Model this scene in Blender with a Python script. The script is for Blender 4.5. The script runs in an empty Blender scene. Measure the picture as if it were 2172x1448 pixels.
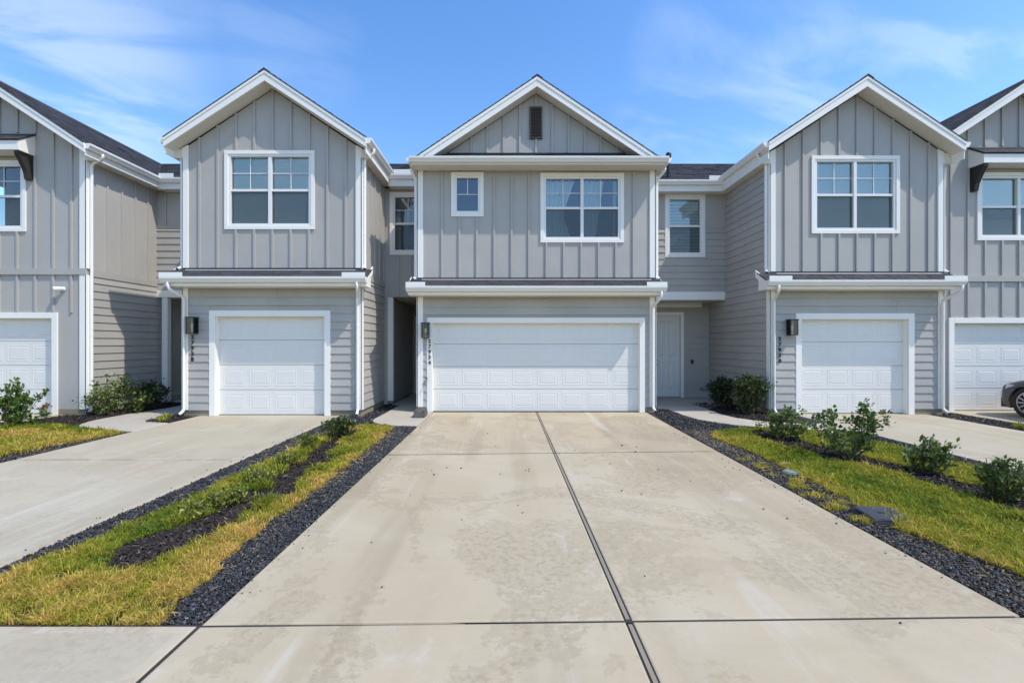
import bpy, bmesh, math, random
import numpy as np
from mathutils import Matrix, Vector

# ------------------------------------------------------------------ camera, sky, sun, exposure
scene = bpy.context.scene
COL = scene.collection
FPX, VX, VY, CAMZ = 965.3, 1078.0, 727.0, 1.64        # pixels of the 2172 px wide photograph

cam_d = bpy.data.cameras.new('camera'); cam = bpy.data.objects.new('camera', cam_d); COL.objects.link(cam)
cam.location = (0, 0, CAMZ); cam.rotation_euler = (math.radians(90), 0, 0)
cam_d.sensor_width = 36; cam_d.lens = 16; cam_d.clip_start = .05; cam_d.clip_end = 3000
cam_d.shift_x = (1086 - VX) / 2172; cam_d.shift_y = (VY - 724) / 2172
scene.camera = cam

SUN = Vector((1.0, -0.52, 1.62)).normalized()           # towards the sun
SUN_ELEV = math.asin(SUN.z)
SKY_STRENGTH, SUN_STRENGTH, EXPOSURE = 0.15, 2.25, 0.75

world = bpy.data.worlds.new('World'); scene.world = world; world.use_nodes = True
wn, wl = world.node_tree.nodes, world.node_tree.links
wn.clear()
w_out = wn.new('ShaderNodeOutputWorld'); w_bg = wn.new('ShaderNodeBackground')
sky = wn.new('ShaderNodeTexSky'); sky.sky_type = 'NISHITA'; sky.sun_disc = False
sky.sun_elevation = SUN_ELEV; sky.sun_rotation = math.atan2(SUN.x, SUN.y)
sky.air_density = 1.3; sky.dust_density = 0.35; sky.ozone_density = 2.4; sky.altitude = 0
hsv = wn.new('ShaderNodeHueSaturation'); hsv.inputs['Saturation'].default_value = 1.26; hsv.inputs['Hue'].default_value = .508
wl.new(sky.outputs[0], hsv.inputs['Color'])
# thin cirrus drawn on the sky dome itself
tc = wn.new('ShaderNodeTexCoord'); sp = wn.new('ShaderNodeSeparateXYZ'); wl.new(tc.outputs['Generated'], sp.inputs[0])
def wmath(op, a, b=None, clamp=False):
    n = wn.new('ShaderNodeMath'); n.operation = op; n.use_clamp = clamp
    for i, v in enumerate((a, b)):
        if v is None: continue
        if isinstance(v, (int, float)): n.inputs[i].default_value = v
        else: wl.new(v, n.inputs[i])
    return n.outputs[0]
zc = wmath('ADD', wmath('MAXIMUM', sp.outputs[2], 0.0), 0.22)
cx, cy = wmath('DIVIDE', sp.outputs[0], zc), wmath('DIVIDE', sp.outputs[1], zc)
cmb = wn.new('ShaderNodeCombineXYZ')
wl.new(wmath('ADD', wmath('MULTIPLY', cx, .80), wmath('MULTIPLY', cy, .35)), cmb.inputs[0])
wl.new(wmath('ADD', wmath('MULTIPLY', cy, 2.1), wmath('MULTIPLY', cx, -.75)), cmb.inputs[1])
cmb.inputs[2].default_value = 4.1
n1 = wn.new('ShaderNodeTexNoise'); n1.inputs['Scale'].default_value = 1.9; n1.inputs['Detail'].default_value = 10
n1.inputs['Roughness'].default_value = .55; n1.inputs['Distortion'].default_value = .5
wl.new(cmb.outputs[0], n1.inputs['Vector'])
def smooth(v, a_, b_, c_=0., d_=1.):
    r = wn.new('ShaderNodeMapRange'); r.interpolation_type = 'SMOOTHSTEP'; wl.new(v, r.inputs[0])
    for i_, q_ in enumerate((a_, b_, c_, d_)): r.inputs[i_ + 1].default_value = q_
    return r.outputs[0]
def bank(d, wide, core, amt):
    """a bank of cirrus around one compass direction of the dome"""
    v = Vector(d).normalized(); n_ = wn.new('ShaderNodeVectorMath'); n_.operation = 'DOT_PRODUCT'
    wl.new(tc.outputs['Generated'], n_.inputs[0]); n_.inputs[1].default_value = v
    return smooth(n_.outputs['Value'], math.cos(math.radians(wide)), math.cos(math.radians(core)), 0, amt)
cover = None
for d_, w_, c_, a_ in (((-1.0, 1, .62), 13, 2, 1.0), ((-.90, 1, .72), 12, 2, .45), ((-.50, 1, .67), 9, 1, .30), ((.38, 1, .45), 9, 1, .55), ((.62, 1, .53), 10, 1, .75), ((.90, 1, .58), 10, 1, .70), ((1.15, 1, .64), 10, 1, .9), ((.42, 1, .64), 8, 1, .40),
                       ((-.6, -1, .7), 30, 5, .8), ((.9, -1, .5), 28, 5, .7), ((-1, -.1, .5), 24, 4, .7), ((1, .05, .9), 22, 4, .5)):
    v_ = bank(d_, w_, c_, a_); cover = v_ if cover is None else wmath('MAXIMUM', cover, v_)
wisp = wmath('ADD', wmath('MULTIPLY', smooth(n1.outputs[0], .44, .64), .97), .01)
cmix = wn.new('ShaderNodeMix'); cmix.data_type = 'RGBA'
wl.new(wmath('MULTIPLY', wmath('MULTIPLY', wisp, cover), .38, True), cmix.inputs[0])
wl.new(hsv.outputs[0], cmix.inputs[6]); cmix.inputs[7].default_value = (4.0, 4.5, 5.2, 1)
wl.new(cmix.outputs[2], w_bg.inputs[0]); w_bg.inputs[1].default_value = SKY_STRENGTH
wl.new(w_bg.outputs[0], w_out.inputs[0])

sun_d = bpy.data.lights.new('sun', 'SUN'); sun_d.energy = SUN_STRENGTH; sun_d.angle = math.radians(.53); sun_d.color = (1, .94, .84)
sun_o = bpy.data.objects.new('sun', sun_d); COL.objects.link(sun_o)
sun_o.rotation_euler = (-SUN).to_track_quat('-Z', 'Y').to_euler(); sun_o.location = (20, -10, 30)

scene.view_settings.view_transform = 'Standard'; scene.view_settings.look = 'None'
scene.view_settings.exposure = EXPOSURE; scene.view_settings.gamma = 1
scene.render.engine = 'CYCLES'
scene.cycles.use_denoising = True
scene.cycles.max_bounces = 8; scene.cycles.transparent_max_bounces = 16
scene.cycles.caustics_reflective = False; scene.cycles.caustics_refractive = False

rnd = random.Random(11)
# ------------------------------------------------------------------ pixel helpers (a pixel plus a known plane gives a point)
def PX(px, Y): return (px - VX) / FPX * Y
def PZ(py, Y): return CAMZ - (py - VY) / FPX * Y
def GP(px, py, z=0.0):
    Y = (CAMZ - z) * FPX / (py - VY); return (PX(px, Y), Y)

# ------------------------------------------------------------------ materials
def nodes_of(m): return m.node_tree.nodes, m.node_tree.links
def new_mat(name):
    m = bpy.data.materials.new(name); m.use_nodes = True
    return m, m.node_tree.nodes['Principled BSDF']
def tex_noise(m, scale, detail=4, rough=.55, vec=None, dist=0):
    n, l = nodes_of(m); t = n.new('ShaderNodeTexNoise')
    t.inputs['Scale'].default_value = scale; t.inputs['Detail'].default_value = detail
    t.inputs['Roughness'].default_value = rough; t.inputs['Distortion'].default_value = dist
    if vec is not None: l.new(vec, t.inputs['Vector'])
    return t.outputs[0]
def position(m, scale=(1, 1, 1)):
    n, l = nodes_of(m); g = n.new('ShaderNodeNewGeometry')
    mp = n.new('ShaderNodeMapping'); mp.inputs['Scale'].default_value = scale
    l.new(g.outputs['Position'], mp.inputs['Vector']); return mp.outputs[0]
def remap(m, v, a, b, c=0., d=1., smooth=True):
    n, l = nodes_of(m); r = n.new('ShaderNodeMapRange')
    if smooth: r.interpolation_type = 'SMOOTHSTEP'
    l.new(v, r.inputs[0])
    for i, x in enumerate((a, b, c, d)): r.inputs[i + 1].default_value = x
    return r.outputs[0]
def mixc(m, f, a, b):
    n, l = nodes_of(m); x = n.new('ShaderNodeMix'); x.data_type = 'RGBA'
    for i, v in ((0, f), (6, a), (7, b)):
        if isinstance(v, (int, float)): x.inputs[i].default_value = v
        elif isinstance(v, tuple): x.inputs[i].default_value = (*v, 1)
        else: l.new(v, x.inputs[i])
    return x.outputs[2]
def mul(m, a, b):
    n, l = nodes_of(m); x = n.new('ShaderNodeMath'); x.operation = 'MULTIPLY'
    for i, v in enumerate((a, b)):
        if isinstance(v, (int, float)): x.inputs[i].default_value = v
        else: l.new(v, x.inputs[i])
    return x.outputs[0]
def bump(m, bsdf, h, strength, dist=.01):
    n, l = nodes_of(m); b = n.new('ShaderNodeBump'); b.inputs['Strength'].default_value = strength
    b.inputs['Distance'].default_value = dist; l.new(h, b.inputs['Height']); l.new(b.outputs[0], bsdf.inputs['Normal'])
def obj_random(m):
    n, l = nodes_of(m); return n.new('ShaderNodeObjectInfo').outputs['Random']

def paint(name, c, rough=.55, var=.06, grain=(1, 1, 1), gscale=40, gstr=.12, dirt=0.):
    m, b = new_mat(name); n, l = nodes_of(m)
    p = position(m)
    big = remap(m, tex_noise(m, .9, 5, .6, p), .3, .7)
    lo = tuple(x * (1 - var) for x in c); hi = tuple(min(1, x * (1 + var)) for x in c)
    col = mixc(m, big, lo, hi)
    col = mixc(m, mul(m, obj_random(m), .5), col, tuple(x * (1 - var * .9) for x in c))
    if dirt:
        col = mixc(m, mul(m, remap(m, tex_noise(m, 6, 6, .7, position(m, (1, 1, .25))), .52, .8), dirt), col, tuple(x * .55 for x in c))
    l.new(col, b.inputs['Base Color']); b.inputs['Roughness'].default_value = rough
    bump(m, b, tex_noise(m, gscale, 4, .6, position(m, grain)), gstr, .006)
    return m

M = {}
M['siding'] = paint('painted_fibre_cement', (.428, .405, .373), .62, .085, (.12, .12, 1.6), 45, .22, .10)
M['panel'] = paint('painted_panel', (.440, .417, .385), .62, .05, (1.6, 1.6, .10), 45, .16, .07)
M['trim'] = paint('white_trim_paint', (.88, .85, .79), .5, .02, (1, 1, 1), 30, .06, .06)
M['metal_white'] = paint('white_aluminium', (.86, .835, .79), .35, .015, (1, 1, 1), 20, .03, .05)
M['vinyl'] = paint('white_vinyl', (.82, .80, .77), .32, .01, (1, 1, 1), 20, .02, 0)
M['door_white'] = paint('white_steel_door', (.75, .73, .695), .42, .02, (1, 1, .15), 60, .07, .04)
M['soffit'] = paint('soffit_board', (.74, .70, .62), .65, .03, (1, 1, 1), 30, .08, .05)
M['black_metal'] = paint('black_metal', (.018, .018, .02), .42, .2, (1, 1, 1), 60, .05)
M['brown'] = paint('dark_brown_paint', (.10, .074, .060), .6, .12, (1, 1, .2), 40, .2)
M['bracket'] = paint('black_brown_paint', (.034, .029, .026), .6, .12, (1, 1, .2), 40, .2)
M['foundation'] = paint('foundation_concrete', (.30, .255, .18), .9, .22, (1, 1, 1), 18, .5, .35)
M['dark_fill'] = paint('joint_filler', (.040, .036, .031), .9, .2, (1, 1, 1), 60, .4)
M['filler_strip'] = paint('joint_strip', (.30, .25, .18), .9, .2, (1, 1, 1), 50, .4, .4)
M['flashing'] = paint('flashing_metal', (.34, .33, .31), .4, .05, (1, 1, 1), 30, .05, .1)
M['blind'] = paint('blind_slats', (.88, .89, .86), .5, .02, (1, 1, 1), 20, .02)
M['curtain'] = paint('curtain_cloth', (.74, .75, .75), .85, .06, (1, 1, .1), 120, .2)
M['curtain_dark'] = paint('dark_curtain_cloth', (.16, .16, .17), .85, .1, (1, 1, .1), 120, .2)
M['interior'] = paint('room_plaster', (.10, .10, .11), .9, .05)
M['asphalt'] = paint('asphalt', (.06, .06, .062), .9, .2, (1, 1, 1), 90, .5)
M['bark'] = paint('bark', (.13, .09, .06), .9, .25, (1, 1, .3), 40, .5)
M['plastic_green'] = paint('green_plastic', (.23, .31, .25), .55, .15, (1, 1, 1), 30, .15, .4)
M['plastic_black'] = paint('dark_plastic', (.052, .055, .068), .5, .2, (1, 1, 1), 40, .2, .3)
M['plastic_grey'] = paint('grey_plastic', (.33, .34, .33), .6, .15, (1, 1, 1), 30, .15, .4)
M['stone_block'] = paint('splash_block_concrete', (.13, .12, .105), .95, .2, (1, 1, 1), 30, .4, .3)
M['tyre'] = paint('tyre_rubber', (.02, .02, .021), .8, .1)
M['brass'] = paint('old_brass', (.2, .15, .07), .4, .1)

def shingle_mat():
    m, b = new_mat('asphalt_shingles'); n, l = nodes_of(m)
    p = position(m, (1, 1, 1))
    v = n.new('ShaderNodeTexVoronoi'); v.inputs['Scale'].default_value = 4.5; l.new(position(m, (.8, 1.6, 1.6)), v.inputs['Vector'])
    sepc = n.new('ShaderNodeSeparateColor'); l.new(v.outputs['Color'], sepc.inputs[0])
    c = mixc(m, sepc.outputs[0], (.026, .026, .031), (.058, .056, .062))
    c = mixc(m, remap(m, tex_noise(m, 160, 2, .6, p), .4, .7, 0, .5), c, (.10, .10, .105))
    l.new(c, b.inputs['Base Color']); b.inputs['Roughness'].default_value = .92
    bump(m, b, tex_noise(m, 120, 3, .7, p), .5, .01); return m
M['shingle'] = shingle_mat()

def concrete_mat(name, light, warm, stain, stain_amt, seed):
    m, b = new_mat(name); n, l = nodes_of(m)
    g = n.new('ShaderNodeNewGeometry'); mp = n.new('ShaderNodeMapping'); mp.inputs['Location'].default_value = (seed, seed * 1.7, 0)
    l.new(g.outputs['Position'], mp.inputs['Vector']); p = mp.outputs[0]
    c = mixc(m, remap(m, tex_noise(m, .75, 6, .6, p, .6), .36, .66), warm, light)
    # water and dirt stains: broad patches with ragged, grainy edges
    def comb(u, v, k):
        x = n.new('ShaderNodeMath'); x.operation = 'MULTIPLY_ADD'; l.new(v, x.inputs[0]); x.inputs[1].default_value = k; l.new(u, x.inputs[2]); return x.outputs[0]
    low, mid_, hi = tex_noise(m, .55, 5, .6, p, 1.0), tex_noise(m, 3.2, 6, .7, p, .6), tex_noise(m, 17, 5, .75, p)
    t = comb(comb(low, mid_, .35), hi, .22)                      # about .79 on average
    patch = remap(m, t, .80, .90); rim = mul(m, remap(m, t, .785, .81), remap(m, t, .85, .82))
    c = mixc(m, mul(m, patch, stain_amt * .40), c, stain)
    c = mixc(m, mul(m, rim, stain_amt * .30), c, tuple(x * .8 for x in stain))
    grain = mul(m, remap(m, hi, .47, .60), remap(m, low, .47, .60))
    c = mixc(m, mul(m, grain, stain_amt * .50), c, tuple(x * .74 for x in stain))
    mpt = n.new('ShaderNodeMapping'); mpt.inputs['Scale'].default_value = (1.25, .10, 1); l.new(p, mpt.inputs['Vector'])
    c = mixc(m, mul(m, remap(m, comb(tex_noise(m, 1.3, 3, .5, mpt.outputs[0]), hi, .12), .56, .70), stain_amt * .55), c, tuple(x * .95 for x in stain))
    c = mixc(m, mul(m, remap(m, tex_noise(m, 1.0, 5, .6, mpt.outputs[0], 1.5), .50, .68), stain_amt * .40), c, (.50, .375, .235))
    mpb = n.new('ShaderNodeMapping'); mpb.inputs['Scale'].default_value = (.35, 6, 1); l.new(p, mpb.inputs['Vector'])
    c = mixc(m, mul(m, remap(m, tex_noise(m, 1.1, 5, .65, mpb.outputs[0]), .5, .8), .25), c, tuple(x * .82 for x in warm))
    c = mixc(m, remap(m, tex_noise(m, 220, 2, .6, p), .58, .75, 0, .30), c, tuple(x * .62 for x in warm))
    c = mixc(m, mul(m, remap(m, tex_noise(m, 1.9, 6, .7, p, .8), .58, .74), .45), c, (.60, .56, .47))
    mps = n.new('ShaderNodeMapping'); mps.inputs['Scale'].default_value = (2.6, .28, 1); mps.inputs['Rotation'].default_value = (0, 0, .18); l.new(p, mps.inputs['Vector'])
    c = mixc(m, mul(m, remap(m, comb(tex_noise(m, 1.0, 6, .62, mps.outputs[0], .5), hi, .10), .62, .74), .42), c, (.60, .555, .47))
    c = mixc(m, mul(m, obj_random(m), .10), c, tuple(x * .8 for x in warm))
    l.new(c, b.inputs['Base Color']); b.inputs['Roughness'].default_value = .88
    mp2 = n.new('ShaderNodeMapping'); mp2.inputs['Scale'].default_value = (1.2, 40, 1); l.new(p, mp2.inputs['Vector'])
    add = n.new('ShaderNodeMath'); add.operation = 'ADD'
    l.new(tex_noise(m, 5, 3, .6, mp2.outputs[0]), add.inputs[0]); l.new(tex_noise(m, 90, 3, .7, p), add.inputs[1])
    bump(m, b, add.outputs[0], .22, .006); return m
M['concrete'] = concrete_mat('driveway_concrete', (.515, .432, .302), (.468, .382, .252), (.345, .27, .17), .85, 3.1)
M['concrete_edge'] = concrete_mat('tooled_concrete', (.525, .452, .338), (.47, .395, .28), (.33, .265, .18), .8, 8.4)
M['concrete_pale'] = concrete_mat('pale_concrete', (.482, .425, .312), (.445, .385, .272), (.36, .30, .20), .55, 21.7)
M['walk'] = concrete_mat('walkway_concrete', (.50, .45, .37), (.46, .41, .325), (.38, .33, .25), .4, 33.0)

def soil_mat():
    m, b = new_mat('soil'); n, l = nodes_of(m); p = position(m)
    c = mixc(m, remap(m, tex_noise(m, 9, 8, .7, p), .35, .7), (.028, .023, .020), (.075, .058, .043))
    l.new(c, b.inputs['Base Color']); b.inputs['Roughness'].default_value = .95
    bump(m, b, tex_noise(m, 30, 6, .75, p), .9, .04); return m
M['soil'] = soil_mat()
def attr_mat(name, rough=.6, trans=0., spec=.5):
    m, b = new_mat(name); n, l = nodes_of(m)
    a = n.new('ShaderNodeAttribute'); a.attribute_name = 'col'
    l.new(a.outputs['Color'], b.inputs['Base Color']); b.inputs['Roughness'].default_value = rough
    b.inputs['Specular IOR Level'].default_value = spec
    if trans:
        t = n.new('ShaderNodeBsdfTranslucent'); l.new(a.outputs['Color'], t.inputs[0])
        mx = n.new('ShaderNodeMixShader'); mx.inputs[0].default_value = trans
        l.new(b.outputs[0], mx.inputs[1]); l.new(t.outputs[0], mx.inputs[2])
        l.new(mx.outputs[0], n['Material Output'].inputs[0])
    return m
M['grass'] = attr_mat('grass_blades', .6, .42, .2)
M['leaf'] = attr_mat('leaves', .42, .22, .4)
M['stone'] = attr_mat('gravel_stones', .8, 0, .25)
M['chips'] = attr_mat('mulch_chips', .85, 0, .3)

def glass_mat(name, base, tint, refl=(.95, .97, 1)):
    m = bpy.data.materials.new(name); m.use_nodes = True; n, l = nodes_of(m); n.clear()
    o = n.new('ShaderNodeOutputMaterial'); tr = n.new('ShaderNodeBsdfTransparent'); gl = n.new('ShaderNodeBsdfGlossy')
    tr.inputs[0].default_value = (*tint, 1); gl.inputs['Roughness'].default_value = .015; gl.inputs[0].default_value = (*refl, 1)
    fr = n.new('ShaderNodeFresnel'); fr.inputs[0].default_value = 1.5
    ad = n.new('ShaderNodeMath'); ad.operation = 'ADD'; ad.use_clamp = True; ad.inputs[1].default_value = base
    l.new(fr.outputs[0], ad.inputs[0])
    # slight waviness of the pane
    g = n.new('ShaderNodeNewGeometry'); t = n.new('ShaderNodeTexNoise'); t.inputs['Scale'].default_value = 1.7
    l.new(g.outputs['Position'], t.inputs['Vector'])
    b = n.new('ShaderNodeBump'); b.inputs['Strength'].default_value = .03; b.inputs['Distance'].default_value = .05
    l.new(t.outputs[0], b.inputs['Height']); l.new(b.outputs[0], gl.inputs['Normal'])
    mx = n.new('ShaderNodeMixShader'); l.new(ad.outputs[0], mx.inputs[0]); l.new(tr.outputs[0], mx.inputs[1]); l.new(gl.outputs[0], mx.inputs[2])
    l.new(mx.outputs[0], o.inputs[0]); return m
M['glass'] = glass_mat('window_glass', .11, (.86, 1.0, 1.0))
M['lamp_glass'] = glass_mat('lamp_glass', .0, (.86, .89, .93), (.5, .55, .65))
def screen_mat():
    m = bpy.data.materials.new('insect_screen'); m.use_nodes = True; n, l = nodes_of(m); n.clear()
    o = n.new('ShaderNodeOutputMaterial'); tr = n.new('ShaderNodeBsdfTransparent'); df = n.new('ShaderNodeBsdfDiffuse')
    df.inputs[0].default_value = (.12, .14, .15, 1); mx = n.new('ShaderNodeMixShader'); mx.inputs[0].default_value = .27
    l.new(tr.outputs[0], mx.inputs[1]); l.new(df.outputs[0], mx.inputs[2]); l.new(mx.outputs[0], o.inputs[0]); return m
M['screen'] = screen_mat()
def car_mat():
    m, b = new_mat('car_paint'); b.inputs['Base Color'].default_value = (.010, .010, .012, 1)
    b.inputs['Metallic'].default_value = .1; b.inputs['Roughness'].default_value = .32; b.inputs['Coat Weight'].default_value = .45; b.inputs['Coat Roughness'].default_value = .05
    n, l = nodes_of(m); bump(m, b, tex_noise(m, 900, 2), .02, .001); return m
M['car'] = car_mat()
def plain(name, c, rough, metal=0):
    m, b = new_mat(name); b.inputs['Base Color'].default_value = (*c, 1); b.inputs['Roughness'].default_value = rough; b.inputs['Metallic'].default_value = metal
    n, l = nodes_of(m); bump(m, b, tex_noise(m, 80, 3), .03, .002); return m
M['alloy'] = plain('alloy', (.55, .55, .57), .28, .9)
M['car_glass'] = plain('car_glass', (.015, .017, .02), .06)
M['lens'] = plain('headlight_lens', (.55, .57, .6), .12)

# ------------------------------------------------------------------ object helpers
W = {}                                   # world matrices, so children need no depsgraph
def place(o, parent, Mw):
    COL.objects.link(o); W[o] = Mw
    if parent is not None:
        o.parent = parent; o.matrix_parent_inverse = W[parent].inverted()
    o.matrix_basis = Mw
    return o
def tag(o, label=None, cat=None, group=None, kind=None):
    for k, v in (('label', label), ('category', cat), ('group', group), ('kind', kind)):
        if v: o[k] = v
    return o
def empty(name, loc, label=None, cat=None, group=None, kind=None):
    o = bpy.data.objects.new(name, None); o.empty_display_size = .2
    return tag(place(o, None, Matrix.Translation(loc)), label, cat, group, kind)

class MB:
    """collects polygons in world coordinates and links them as one mesh object"""
    def __init__(s): s.v, s.f, s.mi, s.mats = [], [], [], []
    def mat_i(s, m):
        if m not in s.mats: s.mats.append(m)
        return s.mats.index(m)
    def poly(s, faces, verts, m):
        o = len(s.v); s.v += [tuple(p) for p in verts]; k = s.mat_i(m)
        for f in faces: s.f.append([o + i for i in f]); s.mi.append(k)
    def hexa(s, c, m):                    # 8 corners: bottom loop then top loop
        s.poly([(0, 3, 2, 1), (4, 5, 6, 7), (0, 1, 5, 4), (1, 2, 6, 5), (2, 3, 7, 6), (3, 0, 4, 7)], c, m)
    def box(s, x0, x1, y0, y1, z0, z1, m):
        s.hexa([(x0, y0, z0), (x1, y0, z0), (x1, y1, z0), (x0, y1, z0), (x0, y0, z1), (x1, y0, z1), (x1, y1, z1), (x0, y1, z1)], m)
    def prism(s, poly, off, m):           # poly: 3D loop, swept by vector off
        n = len(poly); off = Vector(off); a = [Vector(p) for p in poly]
        s.poly([tuple(range(n))[::-1], tuple(range(n, 2 * n))] + [(i, (i + 1) % n, n + (i + 1) % n, n + i) for i in range(n)], a + [p + off for p in a], m)
    def sweep(s, path, ru, rv, m, up=(0, 0, 1), sides=4):
        path = [Vector(p) for p in path]; rings = []; upv = Vector(up)
        for i, p in enumerate(path):
            t = ((path[min(i + 1, len(path) - 1)] - p).normalized() + (p - path[max(i - 1, 0)]).normalized()).normalized()
            a = upv.cross(t)
            if a.length < .2: a = Vector((1, 0, 0)).cross(t) if not rings else rings_a
            a.normalize(); b = t.cross(a).normalized(); rings_a = a
            k = 1.0
            if 0 < i < len(path) - 1:
                c = max(.5, (path[i + 1] - p).normalized().dot(t)); k = 1 / c
            r = []
            for q in range(sides):
                an = 2 * math.pi * (q + .5) / sides; sc_ = 1.414 if sides == 4 else 1
                r.append(p + a * (math.cos(an) * ru * sc_) + b * (math.sin(an) * rv * sc_ * 1))
            rings.append(r)
        n = len(rings); vs = [v for r in rings for v in r]; fs = [tuple(range(sides))[::-1], tuple((n - 1) * sides + j for j in range(sides))]
        for i in range(n - 1):
            for j in range(sides):
                fs.append((i * sides + j, i * sides + (j + 1) % sides, (i + 1) * sides + (j + 1) % sides, (i + 1) * sides + j))
        s.poly(fs, vs, m)
    def lathe(s, c, axis, prof, m, seg=20, ref=None):   # prof: (radius, along)
        ax = Vector(axis).normalized(); a = (Vector((0, 0, 1)) if abs(ax.z) < .9 else Vector((1, 0, 0))).cross(ax).normalized(); b = ax.cross(a); c = Vector(c)
        vs = [c + ax * h + (a * math.cos(2 * math.pi * j / seg) + b * math.sin(2 * math.pi * j / seg)) * r for r, h in prof for j in range(seg)]
        n = len(prof); fs = [tuple(range(seg)), tuple((n - 1) * seg + j for j in range(seg))]
        for i in range(n - 1):
            for j in range(seg): fs.append((i * seg + j, i * seg + (j + 1) % seg, (i + 1) * seg + (j + 1) % seg, (i + 1) * seg + j))
        s.poly(fs, vs, m)
    def build(s, name, parent=None, smooth=False, bevel=0, recalc=True, **kw):
        arr = np.array(s.v); c = (arr.min(0) + arr.max(0)) / 2; c[2] = arr[:, 2].min()
        me = bpy.data.meshes.new(name); me.from_pydata([tuple(p) for p in (arr - c)], [], s.f)
        for m in s.mats: me.materials.append(m)
        me.polygons.foreach_set('material_index', s.mi)
        if recalc or bevel:
            bm = bmesh.new(); bm.from_mesh(me)
            if bevel: bmesh.ops.bevel(bm, geom=bm.edges[:], offset=bevel, segments=2, affect='EDGES', clamp_overlap=True)
            bmesh.ops.recalc_face_normals(bm, faces=bm.faces); bm.to_mesh(me); bm.free()
        if smooth: me.polygons.foreach_set('use_smooth', [True] * len(me.polygons))
        me.update()
        o = bpy.data.objects.new(name, me); place(o, parent, Matrix.Translation(c.tolist()))
        return tag(o, **kw)

class Fr:
    """a wall frame: u along the wall, d outwards from it"""
    def __init__(s, ox, oy, ux, uy, nx, ny): s.o = (ox, oy); s.u = (ux, uy); s.n = (nx, ny)
    def p(s, u, z, d): return (s.o[0] + s.u[0] * u + s.n[0] * d, s.o[1] + s.u[1] * u + s.n[1] * d, z)
    def box(s, mb, u0, u1, z0, z1, d0, d1, m):
        mb.hexa([s.p(u0, z0, d0), s.p(u1, z0, d0), s.p(u1, z0, d1), s.p(u0, z0, d1), s.p(u0, z1, d0), s.p(u1, z1, d0), s.p(u1, z1, d1), s.p(u0, z1, d1)], m)
    def matrix(s, u, z, d=0):
        x, y, zz = s.p(u, z, d)
        return Matrix(((s.u[0], s.n[0], 0, x), (s.u[1], s.n[1], 0, y), (0, 0, 1, zz), (0, 0, 0, 1)))
def front(Y): return Fr(0, Y, 1, 0, 0, -1)
def facing_right(X): return Fr(X, 0, 0, 1, 1, 0)
def facing_left(X): return Fr(X, 0, 0, 1, -1, 0)

CACHE = {}
def cached(key, name, parent, Mw, maker):
    if key not in CACHE:
        v, f, m = maker(); me = bpy.data.meshes.new(name); me.from_pydata(v, [], f); me.materials.append(m)
        bm = bmesh.new(); bm.from_mesh(me); bmesh.ops.recalc_face_normals(bm, faces=bm.faces); bm.to_mesh(me); bm.free()
        CACHE[key] = me
    return place(bpy.data.objects.new(name, CACHE[key]), parent, Mw)
BOXF = [(0, 3, 2, 1), (4, 5, 6, 7), (0, 1, 5, 4), (1, 2, 6, 5), (2, 3, 7, 6), (3, 0, 4, 7)]

EXPO = .181
def lap(parent, F, u0, u1, z0, z1, openings=(), first=0.):
    """lap siding: every board an object, cut where an opening interrupts it"""
    z = z0 + first
    while z < z1 - .03:
        h = min(EXPO, z1 - z); spans = [(u0, u1)]
        for (a, b, c, d) in openings:
            if c < z + h - .02 and d > z + .02:
                nxt = []
                for (s, e) in spans:
                    if a > s: nxt.append((s, min(e, a)))
                    if b < e: nxt.append((max(s, b), e))
                spans = [q for q in nxt if q[1] - q[0] > .03]
        cutspans = []
        for (s, e) in spans:
            if e - s > 1.5:
                c = s + (e - s) * rnd.uniform(.25, .75); cutspans += [(s, c - .0015), (c + .0015, e)]
            else: cutspans.append((s, e))
        for (s, e) in cutspans:
            L = round(e - s, 3); hh = round(h, 3); top = .022 if hh >= EXPO - .002 else 0.
            def mk(L=L, hh=hh, top=top):
                v = [(0, 0, 0), (L, 0, 0), (L, .030, 0), (0, .030, 0), (0, 0, hh + top), (L, 0, hh + top), (L, .008, hh + top), (0, .008, hh + top)]
                return v, BOXF, M['siding']
            cached(('lap', L, hh, top), 'siding_board', parent, F.matrix(s, z, .001), mk)
        z += h
def battens(parent, F, us, zf0, zf1, skip=None, w=.048):
    """vertical battens; zf0/zf1 give the ends for each u; skip(u) gives a list of (z0, z1) gaps"""
    for u in us:
        spans = [(zf0(u), zf1(u))]
        for (a, b) in (skip(u) if skip else []):
            nxt = []
            for (s, e) in spans:
                if a > s: nxt.append((s, min(e, a)))
                if b < e: nxt.append((max(s, b), e))
            spans = nxt
        for (s, e) in spans:
            if e - s < .05: continue
            H = round(e - s, 3)
            def mk(H=H): return [(-w / 2, 0, 0), (w / 2, 0, 0), (w / 2 * .94, .031, 0), (-w / 2 * .94, .031, 0), (-w / 2, 0, H), (w / 2, 0, H), (w / 2 * .94, .031, H), (-w / 2 * .94, .031, H)], BOXF, M['panel']
            cached(('bat', H, w), 'batten', parent, F.matrix(u, s, .001), mk)
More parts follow.
